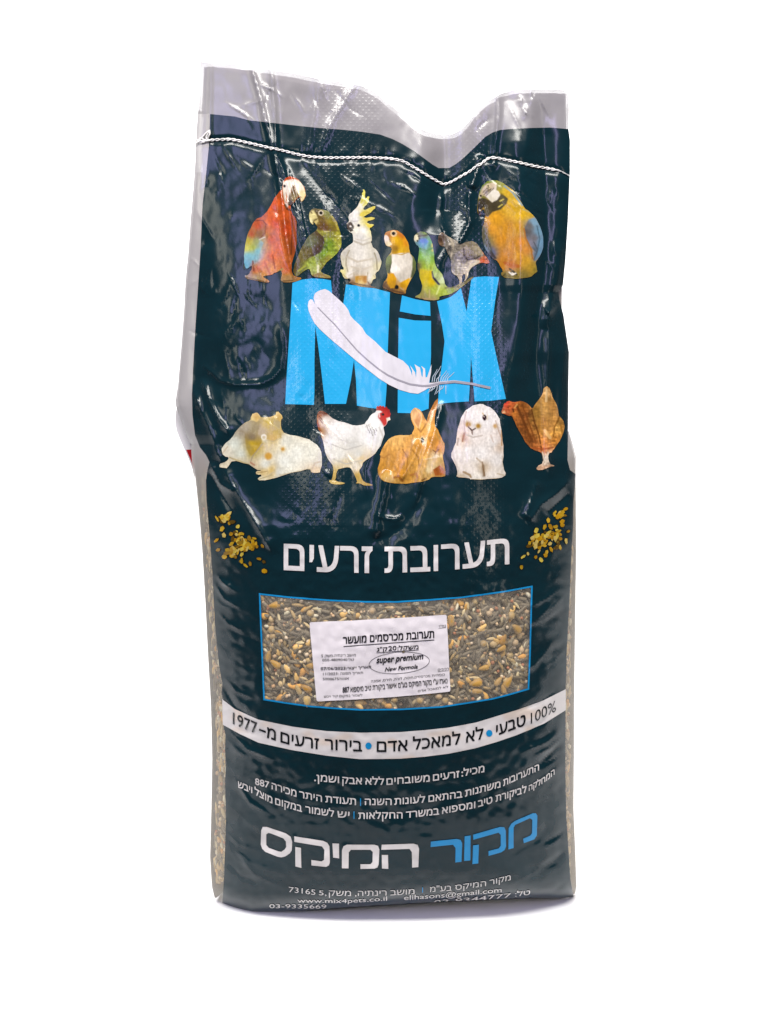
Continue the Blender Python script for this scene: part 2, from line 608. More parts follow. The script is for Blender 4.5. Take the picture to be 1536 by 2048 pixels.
# ------------------------------------------------------------------ the bag
bag = bpy.data.objects.new('seed_bag', None)
COL.objects.link(bag)
bag.location = ROOT
bag['label'] = 'tall dark teal plastic seed sack printed with birds and rabbits, sewn shut at the top'
bag['category'] = 'seed bag'

TEAL = hx('07272f')
WINDOW = [(518, 1186), (580, 1193), (660, 1199), (730, 1202), (795, 1202), (860, 1198), (924, 1193), (1005, 1182), (1065, 1171),
          (1063, 1240), (1061, 1310), (1058, 1379), (1020, 1390), (985, 1399), (930, 1408), (884, 1415), (803, 1420), (722, 1421), (670, 1418), (621, 1414), (570, 1407),
          (527, 1400), (524, 1330), (521, 1260)]


def shrink(poly, d):
    c = np.mean(poly, 0)
    out = []
    n = len(poly)
    for i in range(n):
        a, p, q = np.array(poly[i - 1]), np.array(poly[i]), np.array(poly[(i + 1) % n])
        t1, t2 = p - a, q - p
        n1 = np.array([-t1[1], t1[0]]) / np.linalg.norm(t1)
        n2 = np.array([-t2[1], t2[0]]) / np.linalg.norm(t2)
        m_ = (n1 + n2) / max(1 + n1 @ n2, .3)
        out.append(tuple(p + m_ * d))
    return out


WIN_IN = shrink(WINDOW, 3.2)
if abs(np.mean(WIN_IN, 0)[0]) and max(p[0] for p in WIN_IN) > 1065:
    WIN_IN = shrink(WINDOW, -3.2)

front_poly = DARK_T + DARK_R[1:] + [p for p in BOT[::-1] if 446 < p[0] < 1146] + DARK_L[::-1][:-1]
sheet('front_panel', tris_of(front_poly, [WINDOW]), INK, bag,
      lambda x, y: TEAL * (1 + .05 * samp(N_B, x, y))[:, None], 0, 4)


def film_col(base, a_of, low=None):
    def f(x, y):
        c = np.ones((len(x), 4))
        c[:, :3] = np.array(base)
        if low is not None:
            k = sm(850, 1050, y)[:, None]
            c[:, :3] = np.array(base) * (1 - k) + np.array(low) * k
        c[:, 3] = a_of(x, y)
        return c
    return f


GREY = hx('a4a0a1')
hdr = TOP + [(1138, 230)] + DARK_T[::-1] + [(396, 228), (398, 200), (400, 170)]
sheet('clear_header', tris_of(hdr), CLEAR, bag, film_col(GREY, lambda x, y: .80 + .04 * samp(N_B, x, y)), 0, 4)
sheet('gusset_fold', tris_of([(406, 132), (424, 130), (470, 142), (520, 162), (571, 188), (566, 218), (560, 250), (420, 234), (400, 232)]), CLEAR, bag,
      film_col(hx('c2c0c2'), lambda x, y: .92 + 0 * x), -.003, 4)
sheet('gusset_fold', tris_of([(1000, 192), (1040, 184), (1134, 185), (1135, 258), (1060, 258), (1000, 262)]), CLEAR, bag,
      film_col(hx('c2c0ca'), lambda x, y: .92 + 0 * x), -.003, 4)
lp = SIL_L[2:] + DARK_L[::-1]
sheet('side_film', tris_of(lp), CLEAR, bag, film_col(hx('b4b0ae'), lambda x, y: np.interp(y, [880, 960, 1100], [.93, .62, .38]), hx('cbc2b0')), 0, 4)
rp = [p for p in SIL_R if p[1] >= 860] + [p for p in DARK_R if p[1] >= 868][::-1]
sheet('side_film', tris_of(rp), CLEAR, bag, film_col(hx('b4b0ae'), lambda x, y: np.interp(y, [880, 960, 1100], [.9, .7, .5]), hx('c8bca8')), 0, 4)

# back half of the sack: closes the volume behind the front film
rows = [330, 365, 400, 480, 560, 620, 700, 770, 800, 860, 915, 960, 1000, 1050, 1100, 1200, 1300, 1400, 1500, 1600, 1700, 1760, 1785, 1800]
M = 25
co, fa, cl = [], [], []
for r_, y in enumerate(rows):
    yl = y + 6 if y < 1790 else y
    xl, xr = float(ip(SIL_L, min(yl, 1806))), float(ip(SIL_R, min(max(yl, 190), 1790)))
    tt = np.interp(y, [123, 300, 600, 850, 1000, 1200, 1600, 1760, 1800], [.006, .010, .035, .08, .13, .16, .16, .14, .11])
    for k in range(M):
        s_ = -1 + 2 * k / (M - 1)
        x = (xl + xr) / 2 + s_ * ((xr - xl) / 2 - 2)
        yy_ = max(y, float(ip(TOP, np.array(x), 0)) + 3)
        yy_ = min(yy_, float(ip(BOT, np.array(x), 0)) - 2)
        pl_, _ = surf(np.array([xl + 2]), np.array([min(max(yy_, 130), 1800)]))
        pr_, _ = surf(np.array([xr - 2]), np.array([min(max(yy_, 190), 1788)]))
        q = (pl_[0] * (1 - (s_ + 1) / 2) + pr_[0] * ((s_ + 1) / 2))
        zz = place(np.array([x]), np.array([yy_]), np.array([.03]))[0][2]
        f_, _ = surf(np.array([x]), np.array([yy_]))
        dep = q[1] + .004 + tt * (1 - abs(s_) ** 3.0) ** .6
        nb_, _ = surf(np.clip(x + np.array([-30, -15, 0, 15, 30] * 3), xl + 2, xr - 2), np.clip(np.repeat([yy_ - 30, yy_, yy_ + 30], 5), 130, 1800))
        dep = max(dep, nb_[:, 1].max() + .006 if abs(s_) < .97 else f_[0][1] + .003)
        co.append((q[0], dep, max(zz, .004) if r_ < len(rows) - 1 else .003))
        cl.append(.55)
    if r_:
        for k in range(M - 1):
            a_ = (r_ - 1) * M + k
            fa.append((a_, a_ + M, a_ + M + 1, a_ + 1))
# underside
n0 = len(co)
last = (len(rows) - 1) * M
for k in range(M):
    x = 440 + (1152 - 440) * k / (M - 1)
    p_, _ = surf(np.array([x]), np.array([float(ip(BOT, np.array(x), 0)) - 1]))
    co.append((p_[0][0], p_[0][1] + .004, max(p_[0][2] - .004, .003)))
for k in range(M - 1):
    fa.append((last + k, n0 + k, n0 + k + 1, last + k + 1))
finish('back_panel', np.array(co) - R0, fa, GRAIN, bag, hx('b9b4b0'))
bt = [(x_, y_ + 3) for x_, y_ in TOP[1:-1]] + [(1134, 200), (1134, 350)] + [(400, 350), (398, 290), (403, 200), (404, 132)]
sheet('back_film', tris_of(bt), INK, bag, lambda x, y: hx('aaa2a8') * (1 + .05 * samp(N_B, x, y))[:, None], -.007, 6)
# white edge of the rear film with a red printed corner, standing out at the left
sheet('rear_flap', tris_of([(352, 800), (347, 822), (346, 842), (349, 860), (357, 880), (367, 904), (379, 935), (389, 968), (396, 968), (392, 900), (384, 868), (368, 812)]),
      INK, bag, hx('ece9e8'), -.012, 4)
sheet('red_corner', tris_of([(368, 898), (392, 897), (394, 930), (395, 967), (389, 966), (384, 942), (378, 922)]), INK, bag, hx('b01722'), -.011, 4)

# ------------------------------------------------------------------ seed mix behind the clear window and the clear sides
ELL, CYL = [], []


def ellipsoid(nu=8, nv=5, pinch=1.0):
    v = [(0, 0, 1)]
    for i in range(1, nv):
        a = math.pi * i / nv
        for j in range(nu):
            bb = 2 * math.pi * j / nu
            r = math.sin(a) ** pinch
            v.append((r * math.cos(bb), r * math.sin(bb), math.cos(a)))
    v.append((0, 0, -1))
    f = [(0, 1 + j, 1 + (j + 1) % nu) for j in range(nu)]
    for i in range(nv - 2):
        for j in range(nu):
            a_, b_ = 1 + i * nu + j, 1 + i * nu + (j + 1) % nu
            f.append((a_, a_ + nu, b_ + nu, b_))
    e = len(v) - 1
    f += [(e, e - nu + (j + 1) % nu, e - nu + j) for j in range(nu)]
    return np.array(v), f


def pellet(nu=8):
    v, f = [], []
    for z, r in ((-1, .75), (-.94, 1), (.94, 1), (1, .75)):
        for j in range(nu):
            bb = 2 * math.pi * j / nu
            v.append((r * math.cos(bb), r * math.sin(bb), z))
    for i in range(3):
        for j in range(nu):
            f.append((i * nu + j, i * nu + (j + 1) % nu, (i + 1) * nu + (j + 1) % nu, (i + 1) * nu + j))
    f.append(tuple(range(nu))[::-1])
    f.append(tuple(range(3 * nu, 4 * nu)))
    return np.array(v, float), f


def kernel():
    v, f = ellipsoid(9, 6, .7)
    v = v.copy()
    v[:, 0] *= .72 + .3 * v[:, 2]          # one end broad, the other pointed
    return v, f


SHAPE = {'pellet': pellet(), 'round': ellipsoid(9, 6, .9), 'grain': ellipsoid(8, 6, 1.35), 'kernel': kernel()}
PX = 1.0 / F


def seed_geo(kind, x, y, deep, half, wide, thick, ang, tilt):
    """one seed lying against the inside of the film"""
    v, f = SHAPE[kind]
    p, n = surf(np.array([x]), np.array([y]), -deep)
    p, n = p[0], n[0]
    t1 = np.array([math.cos(ang), 0, math.sin(ang)])
    t1 = t1 - n * (t1 @ n)
    t1 /= np.linalg.norm(t1)
    t1 = t1 * math.cos(tilt) + n * math.sin(tilt)
    t2 = np.cross(n, t1)
    t2 /= np.linalg.norm(t2)
    t3 = np.cross(t1, t2)
    s = (DIST - .09) * PX
    w_ = v[:, 2:3] * t1 * half * s + v[:, 0:1] * t2 * wide * s + v[:, 1:2] * t3 * thick * s
    return p + w_, f


KINDS = [  # share, shape, half length, half width, half thickness, colours
    (.65, 'pellet', (9, 16), (2.9, 3.7), 1.0, ['6a5e49', '716651', '5e5340', '786c56', '655840']),
    (.13, 'round', (3.0, 4.4), (3.0, 4.4), 1.0, ['bf9f76', 'cbae86', 'ad875e', '9a6240', 'cdb898']),
    (.11, 'grain', (8, 14), (2.8, 4.0), .8, ['bda677', 'a99060', 'c8b688', '9a8052']),
    (.04, 'grain', (6, 9), (3.3, 4.4), .7, ['cfc5a6', 'c8bf9e']),
    (.03, 'round', (6, 8), (5.5, 7.5), .9, ['b0976a', 'a68e5e', 'bc9f78']),
    (.04, 'kernel', (8.5, 12), (6.5, 9), .6, ['cf9c48', 'c89040', 'd8b068', 'c8a058']),
]


def fill_seeds(poly, count, r, co, fa, cl, small=1.0, skip=0.0):
    a = np.array(poly)
    x0, y0, x1, y1 = a[:, 0].min(), a[:, 1].min(), a[:, 0].max(), a[:, 1].max()
    done = 0
    while done < count:
        x, y = r.uniform(x0, x1), r.uniform(y0, y1)
        if not inside(poly, np.array([x]), np.array([y]))[0]:
            continue
        done += 1
        q = r.uniform(skip, 1)
        for share, shape, hl, hwid, th, cs in KINDS:
            if q < share:
                break
            q -= share
        h, wd = r.uniform(*hl) * small, r.uniform(*hwid) * small
        if shape == 'round':
            wd = h * r.uniform(.88, 1)
        deep = (r.uniform(.0028, .0085) if shape == 'pellet' else r.uniform(.0024, .0062)) + wd * th * .0003
        # drifts of pellets lying in a similar direction
        ang = r.normal(.9 * float(samp(N_B, np.array([x]), np.array([y]))[0]) - .5, .6)
        if skip:                      # along the narrow sides the grains stand mostly upright
            ang = math.pi / 2 + r.normal(0, .35)
            wd = min(wd, 6.5)
        v, f = seed_geo(shape, x, y, deep, h, wd, wd * th, ang, r.normal(0, .18 if not skip else .08))
        b0 = sum(len(k) for k in co)
        co.append(v)
        fa += [tuple(i + b0 for i in g) for g in f]
        c = hx(cs[r.integers(len(cs))], r.uniform(1.35, 1.75))
        cc = np.tile(c, (len(v), 1)) * r.uniform(.92, 1.08, (len(v), 1))
        cl.append(cc)


def backing(poly, co, fa, cl, off):
    idx = {}
    pts = []
    b0 = sum(len(k) for k in co)
    for tr in tris_of(poly):
        for c in dice(tr, 12):
            f = []
            for p in c:
                k = (round(p[0] * 20), round(p[1] * 20))
                if k not in idx:
                    idx[k] = len(pts)
                    pts.append(p)
                if idx[k] + b0 not in f:
                    f.append(idx[k] + b0)
            if len(f) > 2:
                fa.append(tuple(f))
    a = np.array(pts)
    P, _ = surf(a[:, 0], a[:, 1], off)
    co.append(P)
    cl.append(np.tile(hx('5c4e3c'), (len(P), 1)))


r = np.random.default_rng(5)
co, fa, cl = [], [], []
backing(shrink(WINDOW, -6 if WIN_IN[0][0] > 518 and shrink(WINDOW, -1)[0][0] < 518 else 6), co, fa, cl, -.0125)
fill_seeds(WINDOW, 2700, r, co, fa, cl, 1.1)
LS = [p for p in SIL_L if p[1] > 925]
LS = [(p[0] + 6, p[1]) for p in LS if p[1] < 1795] + [(p[0] + 6, p[1]) for p in DARK_L[::-1] if 925 < p[1] < 1795]
RS = [(p[0] - 6, p[1]) for p in SIL_R if p[1] > 960 and p[1] < 1770] + [(p[0] - 6, p[1]) for p in DARK_R[::-1] if 960 < p[1] < 1770]
fill_seeds(LS, 800, r, co, fa, cl, 1.25, .45)
fill_seeds(RS, 420, r, co, fa, cl, 1.25, .45)
seeds = finish('seed_mix', np.vstack(co), fa, GRAIN, None, np.vstack(cl))
seeds['kind'] = 'stuff'
seeds['label'] = 'loose mix of dark pellets and pale grains seen through the clear parts of the sack'
seeds['category'] = 'animal feed'

# the largest kernels and peas at the window, each on its own
CORN = Z(480, 1160, 2.477, [(165, 128), (1048, 205), (1378, 245), (1310, 300), (1298, 345), (1210, 440), (1170, 515), (1285, 505), (1310, 545), (1180, 555),
                            (135, 380), (170, 420), (325, 540), (285, 548), (350, 430), (330, 610), (435, 620), (1330, 512)])
PEAS = Z(480, 1160, 2.477, [(150, 250), (155, 283), (765, 598), (890, 600), (1020, 600), (1240, 170), (1350, 178), (345, 170), (655, 158), (985, 580), (1370, 315), (1210, 320)])
for nm, lst, lab, cat, grp in (
        ('corn_kernel', CORN, 'yellow corn kernel among dark pellets behind the sack window', 'corn kernel', 'corn kernels behind the window'),
        ('pea', PEAS, 'round beige dried pea among dark pellets behind the sack window', 'dried pea', 'dried peas behind the window')):
    for x, y in lst:
        if nm == 'pea':
            h = r.uniform(6.5, 9)
            v, f = seed_geo('round', x, y, .0034, h, h * .95, h * .9, r.uniform(0, 6), 0)
            c = hx(['c2a573', 'ccb088', 'b99a66'][r.integers(3)])
        else:
            h = r.uniform(11, 15)
            v, f = seed_geo('kernel', x, y, .0026, h, h * r.uniform(.65, .85), h * .4, r.uniform(0, 6), 0)
            c = hx(['c89a48', 'c08e3c', 'd0b070', 'c49c58'][r.integers(4)])
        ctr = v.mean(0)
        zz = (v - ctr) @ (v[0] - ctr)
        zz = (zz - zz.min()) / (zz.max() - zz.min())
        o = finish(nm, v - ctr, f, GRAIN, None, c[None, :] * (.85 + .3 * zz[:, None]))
        o.location = ctr
        o['label'], o['category'], o['group'] = lab, cat, grp

BLUE = hx('1890cc')
win_out = tris_of(WINDOW, [WIN_IN])
sheet('window_border', win_out, INK, bag, BLUE, .0004, 4)
sheet('window_film', tris_of(WIN_IN), CLEAR, bag, film_col(hx('d8d0c0'), lambda x, y: .17 + .03 * samp(N_B, x, y)), 0, 6)

# ------------------------------------------------------------------ lettering
HEB = lambda c: '\u0590' <= c <= '\u05ff'
_cache = {}


def glyph_tris(txt, bold=0.0, shear=0.0):
    k = (txt, bold, shear)
    if k in _cache:
        return _cache[k]
    cu = bpy.data.curves.new('lettering', 'FONT')
    cu.body = txt
    cu.size = 1
    cu.resolution_u = 3
    cu.fill_mode = 'NONE'
    cu.offset = bold
    cu.shear = shear
    ob = bpy.data.objects.new('lettering', cu)
    COL.objects.link(ob)
    me = bpy.data.meshes.new_from_object(ob.evaluated_get(bpy.context.evaluated_depsgraph_get()))
    P = np.zeros(len(me.vertices) * 3)
    me.vertices.foreach_get('co', P)
    P = P.reshape(-1, 3)[:, :2]
    E = [tuple(e.vertices) for e in me.edges]
    bpy.data.objects.remove(ob)
    bpy.data.curves.remove(cu)
    bpy.data.meshes.remove(me)
    # walk the outlines, then keep what lies inside them (non-zero winding)
    nb = {}
    for a, c in E:
        nb.setdefault(a, []).append(c)
        nb.setdefault(c, []).append(a)
    seen, loops = set(), []
    for s0 in range(len(P)):
        if s0 in seen or s0 not in nb:
            continue
        lp_, cur, prev = [s0], s0, None
        seen.add(s0)
        nxt = s0 + 1 if s0 + 1 in nb[s0] else nb[s0][0]
        while nxt not in seen:
            lp_.append(nxt)
            seen.add(nxt)
            cand = [q for q in nb[nxt] if q not in seen]
            if not cand:
                break
            nxt = cand[0]
        loops.append(lp_)
    edges = [(l[i], l[(i + 1) % len(l)]) for l in loops for i in range(len(l))]
    vo, _, fo, *_r = delaunay_2d_cdt([Vector(p) for p in P], edges, [], 0, 1e-5)
    v = np.array([tuple(q) for q in vo])
    fo = np.array([tuple(f) for f in fo])
    ce = v[fo].mean(1)
    wn = np.zeros(len(ce))
    for a, c in edges:
        (xa, ya), (xc, yc) = P[a], P[c]
        side = (xc - xa) * (ce[:, 1] - ya) - (ce[:, 0] - xa) * (yc - ya)
        wn += ((ya <= ce[:, 1]) & (yc > ce[:, 1]) & (side > 0)).astype(int) - ((ya > ce[:, 1]) & (yc <= ce[:, 1]) & (side < 0)).astype(int)
    tr = [tuple(f) for f, q in zip(fo, wn) if q != 0]
    _cache[k] = (v, tr)
    return v, tr


REFH = float(np.ptp(glyph_tris('\u05dd')[0][:, 1]))
REFD = float(np.ptp(glyph_tris('0')[0][:, 1]))


def thick(P, tr, d):
    """heavier strokes: the same letters printed four times, a hair apart"""
    if d <= 0:
        return [[tuple(P[i]) for i in t] for t in tr]
    out = []
    for k, (sx_, sy_) in enumerate(((-1, -1), (1, -1), (-1, 1), (1, 1))):
        Q = P + np.array([sx_ * d, sy_ * d])
        out += [[tuple(Q[i]) for i in t] + [k] for t in tr]
    return out


def word(txt, x0, x1, base, h, bold=0.0, shear=0.0, rise=None, limit=None):
    """triangles of a word laid from x0 to x1 on the baseline polyline `base`, letters h pixels tall"""
    vis = txt[::-1] if any(HEB(c) for c in txt) else txt
    v, tr = glyph_tris(vis, 0, shear)
    ref = REFH if any(HEB(c) for c in txt) else REFD
    a, b_ = v[:, 0].min(), v[:, 0].max()
    x = x0 + (v[:, 0] - a) / (b_ - a) * (x1 - x0)
    ba = np.array(base, float)
    y = np.interp(x, ba[:, 0], ba[:, 1])
    # extend slope beyond ends
    y = y - v[:, 1] / ref * h
    if limit is not None:
        y = np.minimum(y, limit(x))
    P = np.stack([x, y], 1)
    return thick(P, tr, bold * h * 1.6)


def line(name, words, parent, color, off, mat=None, step=4):
    tr = []
    for wd in words:
        tr += wd
    return sheet(name, tr, mat or INK, parent, color, off, step)


PALE = hx('e4dfdc')


def pale(x, y):
    return PALE * (1 + .06 * samp(N_B, x, y) + .04 * samp(N_M, x, y))[:, None]


T_OFF = .0007
tb = [(570, 1139), (650, 1143), (740, 1145), (800, 1144), (870, 1141), (930, 1136), (1017, 1127)]
line('title_lettering', [word('זרעים', 569, 744, tb, 51, .012), word('תערובת', 770, 1017, tb, 50, .012)], bag, pale, T_OFF)

BAND = [(445, 1398), (470, 1418), (517, 1439), (585, 1453), (653, 1462), (720, 1465), (800, 1464), (850, 1460), (897, 1455), (951, 1445), (1033, 1420), (1088, 1400), (1131, 1378),
        (1131, 1420), (1088, 1447), (1033, 1470), (992, 1484), (951, 1496), (897, 1507), (850, 1513), (800, 1517), (720, 1518), (653, 1511), (585, 1500), (517, 1485), (480, 1468), (446, 1449)]
BEIGE = hx('e0c8b0')


def bandcol(x, y):
    k = sm(.6, 1.9, samp(N_B, x, y))[:, None] * .55
    return hx('e2ddda') * (1 - k) + BEIGE * k


band = sheet('slogan_band', tris_of(BAND), INK, bag, bandcol, .0004, 4)
bb = [(467, 1447), (514, 1467), (551, 1480), (577, 1488), (633, 1497), (723, 1502), (765, 1503), (815, 1500), (870, 1494), (920, 1487), (965, 1477), (992, 1471), (1050, 1449), (1062, 1447), (1111, 1422)]
BLACK = hx('15191d')
line('lettering', [word('1977', 467, 515, bb, 23, .008), word('-', 519, 532, [(a, c - 3) for a, c in bb], 23, .008), word('מ', 535, 552, bb, 20.5, .012),
                   word('זרעים', 562, 638, bb, 20.5, .012), word('בירור', 650, 724, bb, 20.5, .012), word('אדם', 754, 815, bb, 20.5, .012),
                   word('למאכל', 826, 920, bb, 20.5, .012), word('לא', 932, 966, bb, 20.5, .012), word('טבעי', 992, 1050, bb, 20.5, .012),
                   word('100%', 1061, 1111, bb, 22, .0)], band, BLACK, .0009)


def disc(cx, cy, rx, ry, n=20):
    return [(cx + rx * math.cos(2 * math.pi * k / n), cy + ry * math.sin(2 * math.pi * k / n)) for k in range(n)]


CYAN = hx('1596d8')
for cx, cy in ((737, 1491), (978, 1466)):
    sheet('dot', tris_of(disc(cx, cy, 6.3, 6.8)), INK, band, BLUE, .0009, 4)

b3 = [(629, 1561), (700, 1567), (771, 1569), (858, 1562), (910, 1555), (968, 1543)]
line('info_lettering', [word('ושמן.', 629, 678, b3, 12.5, .012), word('אבק', 685, 724, b3, 12.5, .012), word('ללא', 731, 768, b3, 12.5, .012),
                        word('משובחים', 773, 859, b3, 12.5, .012), word('זרעים', 866, 918, b3, 12.5, .012), word('מכיל:', 923, 968, b3, 12.5, .012)], bag, pale, T_OFF)
b4 = [(511, 1568), (540, 1576), (593, 1593), (644, 1603), (712, 1609), (783, 1609), (850, 1604), (924, 1594), (1000, 1574), (1077, 1540)]
line('info_lettering', [word('887', 511, 539, b4, 13, .01), word('מכירה', 544, 593, b4, 12.5, .012), word('היתר', 599, 644, b4, 12.5, .012), word('תעודת', 651, 712, b4, 12.5, .012),
                        word('השנה', 730, 783, b4, 12.5, .012), word('לעונות', 789, 850, b4, 12.5, .012), word('בהתאם', 857, 924, b4, 12.5, .012),
                        word('משתנות', 930, 1000, b4, 12.5, .012), word('התערובות', 1006, 1077, b4, 12.5, .012)], bag, pale, T_OFF)
b5 = [(477, 1574), (506, 1586), (544, 1606), (604, 1623), (668, 1633), (720, 1637), (805, 1636), (878, 1628), (950, 1615), (984, 1605), (1052, 1584), (1085, 1566), (1109, 1547)]
line('info_lettering', [word('ויבש', 477, 505, b5, 12, .012), word('מוצל', 510, 545, b5, 12.5, .012), word('במקום', 551, 604, b5, 12.5, .012), word('לשמור', 611, 668, b5, 12.5, .012),
                        word('יש', 675, 699, b5, 12.5, .012), word('החקלאות', 717, 805, b5, 12.5, .012), word('במשרד', 812, 878, b5, 12.5, .012), word('ומספוא', 884, 950, b5, 12.5, .012),
                        word('טיב', 956, 984, b5, 12.5, .012), word('לביקורת', 991, 1052, b5, 12.5, .012), word('המחלקה', 1057, 1108, b5, 10.5, .012)], bag, pale, T_OFF)
for x, y0, y1 in ((721, 1596, 1611), (708, 1622, 1637), (845, 1774, 1784)):
    sheet('divider_bar', tris_of([(x - 1, y0), (x + 1, y0), (x + 1, y1), (x - 1, y1)]), INK, bag, BLUE, T_OFF, 4)

LOGO_A = [
    ([(523, 1660), (526, 1653), (534, 1653), (572, 1666), (582, 1673), (585, 1683), (584, 1700), (580, 1706), (571, 1712), (563, 1714), (556, 1713), (531, 1703), (525, 1697), (522, 1688)],
     [(533, 1668), (537, 1665), (542, 1666), (567, 1676), (572, 1682), (573, 1693), (570, 1698), (563, 1703), (557, 1702), (538, 1695), (533, 1689)]),
    ([(589, 1672), (646, 1681), (655, 1685), (659, 1692), (660, 1724), (658, 1730), (652, 1733), (623, 1730), (623, 1719), (643, 1722), (648, 1719), (649, 1699), (644, 1692), (589, 1683)], None),
    ([(591, 1693), (602, 1695), (603, 1735), (591, 1732)], None),
    ([(665, 1686), (678, 1686.5), (678.6, 1716), (666.3, 1714.4)], None),
    ([(684, 1735.7), (684, 1700), (687, 1692), (694, 1688.7), (749, 1688.7), (756, 1691), (758.7, 1698), (757.4, 1728), (755, 1734), (749, 1736.5), (721, 1737), (721, 1727.5), (741, 1727.5), (745, 1723), (745.6, 1703),
      (741, 1698.8), (702, 1698.8), (697.5, 1704), (697, 1736)], None),
    ([(763.6, 1688.7), (827, 1686.5), (835, 1689), (838, 1697), (836.6, 1733.5), (824.3, 1734.3), (823.4, 1703), (818.8, 1697), (762.7, 1698.8)], None),
    ([(763.6, 1709), (776, 1709), (776.5, 1737), (764, 1736)], None)]
LOGO_B = [
    ([(861.7, 1682.4), (913, 1677), (921, 1679), (924, 1686), (922.7, 1722.6), (910.4, 1724.2), (911, 1695), (906, 1688.7), (861, 1693.3)], None),
    ([(929, 1672), (941, 1670), (940.5, 1720), (928, 1721)], None),
    ([(946, 1668.7), (1000, 1653), (1008, 1654), (1011, 1661), (1011.6, 1692), (1009, 1699), (1002, 1704), (976.8, 1711), (976.8, 1701.5), (997, 1696), (1001, 1690.6), (1001, 1669), (996.5, 1664.6), (946.5, 1678.8)], None),
    ([(946, 1690), (957.4, 1688.4), (956.3, 1726), (944.6, 1727.5)], None),
    ([(1016.3, 1698), (1017, 1656), (1022, 1646.6), (1030, 1641), (1065, 1626), (1071, 1626), (1074, 1631), (1073, 1670), (1068, 1678), (1047, 1685.7), (1045.8, 1676.7), (1060, 1670.6), (1063.5, 1665.7),
      (1064, 1639), (1059.4, 1635.7), (1030, 1649), (1026.6, 1654.8), (1026.6, 1695.5)], None)]
for lst, c in ((LOGO_A, pale), (LOGO_B, hx('1e90cc'))):
    tr = []
    for o_, h_ in lst:
        tr += tris_of(o_, [h_] if h_ else [])
    sheet('brand_lettering', tr, INK, bag, c, T_OFF, 4)

botlim = lambda x: ip(BOT, x, 0) - 2
b7 = [(578, 1783), (632, 1789), (655, 1790), (702, 1791), (774, 1790), (829, 1787), (860, 1783), (904, 1780), (972, 1771), (1021, 1759)]
line('address_lettering', [word('73165', 578, 631, b7, 10.5, .0), word('5,', 638, 653, b7, 9.5), word('משק', 658, 702, b7, 10), word('רינתיה,', 710, 773, b7, 10),
                           word('מושב', 781, 829, b7, 10), word('בע"מ', 860, 903, b7, 10), word('המיקס', 910, 972, b7, 10), word('מקור', 979, 1021, b7, 10)], bag, pale, T_OFF)
b8 = [(594, 1804), (690, 1805), (774, 1800), (808, 1799), (900, 1793), (1003, 1783)]
line('address_lettering', [word('www.mix4pets.co.il', 595, 774, b8, 8.5, limit=botlim)], bag, pale, T_OFF)
line('address_lettering', [word('elihasons@gmail.com', 808, 1003, b8, 9.5, limit=botlim)], bag, pale, T_OFF)
b9 = [(538, 1815), (653, 1816), (760, 1812), (866, 1808), (946, 1801), (1024, 1793), (1060, 1788)]
line('address_lettering', [word('03-9335669', 539, 653, b9, 8, limit=botlim)], bag, pale, T_OFF)
line('address_lettering', [word('03-9344777', 868, 1022, b9, 8, limit=botlim), word('טל:', 1030, 1060, b9, 8.5, limit=botlim)], bag, pale, T_OFF)

# big MiX letters
M_L = [(585, 566), (604, 559.5), (624, 557), (645, 558), (662, 561), (665, 600), (677, 690), (687, 605), (692, 569), (720, 572), (750, 577), (780, 585), (776, 690), (773, 780), (770, 819), (740, 816), (714, 811.5),
       (712, 760), (708, 720), (702, 760), (692, 808), (650, 808), (643, 745), (636, 690), (630.5, 653), (629, 720), (629, 780), (628, 810), (600, 809), (570.6, 808.5), (574, 740), (580, 650)]
I_DOT = [(804, 591), (832, 599), (860, 604), (861, 632), (830, 629), (799.5, 623)]
I_STEM = [(797.4, 635.7), (829, 641), (862, 642), (862, 710), (857, 817.5), (841, 823.5), (820, 826.5), (795.3, 826), (796, 730)]
X_L = [(874, 602.7), (888, 599), (901, 594), (912, 586), (921.7, 576), (933, 623), (943, 556), (955, 554), (969.6, 553), (998, 554), (990.6, 599), (982, 663), (990.6, 703.6), (1011.6, 798), (981.6, 801.6), (949, 803), (946, 763.5), (942, 713),
       (940, 763.5), (937.6, 803), (904, 805), (876, 808), (878, 769.5), (884, 727.6), (889, 682.7), (884, 650)]
SKY = hx('26a8de')
for polys in ([M_L], [I_DOT, I_STEM], [X_L]):
    tr = []
    for p in polys:
        tr += tris_of(p)
    sheet('logo_letter', tr, INK, bag, SKY, .0004, 4)

FEATH = [(627, 597), (628, 590), (632, 585), (640, 581), (650, 578.5), (657.5, 582), (675, 597), (690, 611), (697, 621), (701, 632), (708, 640), (717, 648), (725, 656), (732, 668), (750, 683), (771, 704), (790, 714), (806, 722), (817, 733),
         (822, 745), (824, 752), (824, 742), (820, 731), (830, 745), (832, 756), (833, 742), (829, 729), (840, 736), (843, 752), (845, 755), (846, 740), (842, 732), (850, 738), (851, 755), (854, 755), (863, 729), (862, 745), (858, 766), (870, 765.5), (880, 763.6),
         (909, 761), (945, 766), (980, 775), (980, 778.5), (945, 771), (910, 766.5), (880, 769.5), (866, 775), (856, 777), (846, 783), (836, 788), (820, 786), (799, 780), (778, 770), (759, 758), (714, 723), (669.5, 686), (639.5, 659), (629, 647), (623, 636), (617, 622), (615.5, 612),
         (617, 603), (621, 599), (625, 600), (630, 609)]
fe = sheet('feather_print', tris_of(FEATH), INK, bag, lambda x, y: hx('d9d5da') * (1 + .03 * samp(N_S, x, y))[:, None], .0009, 3)


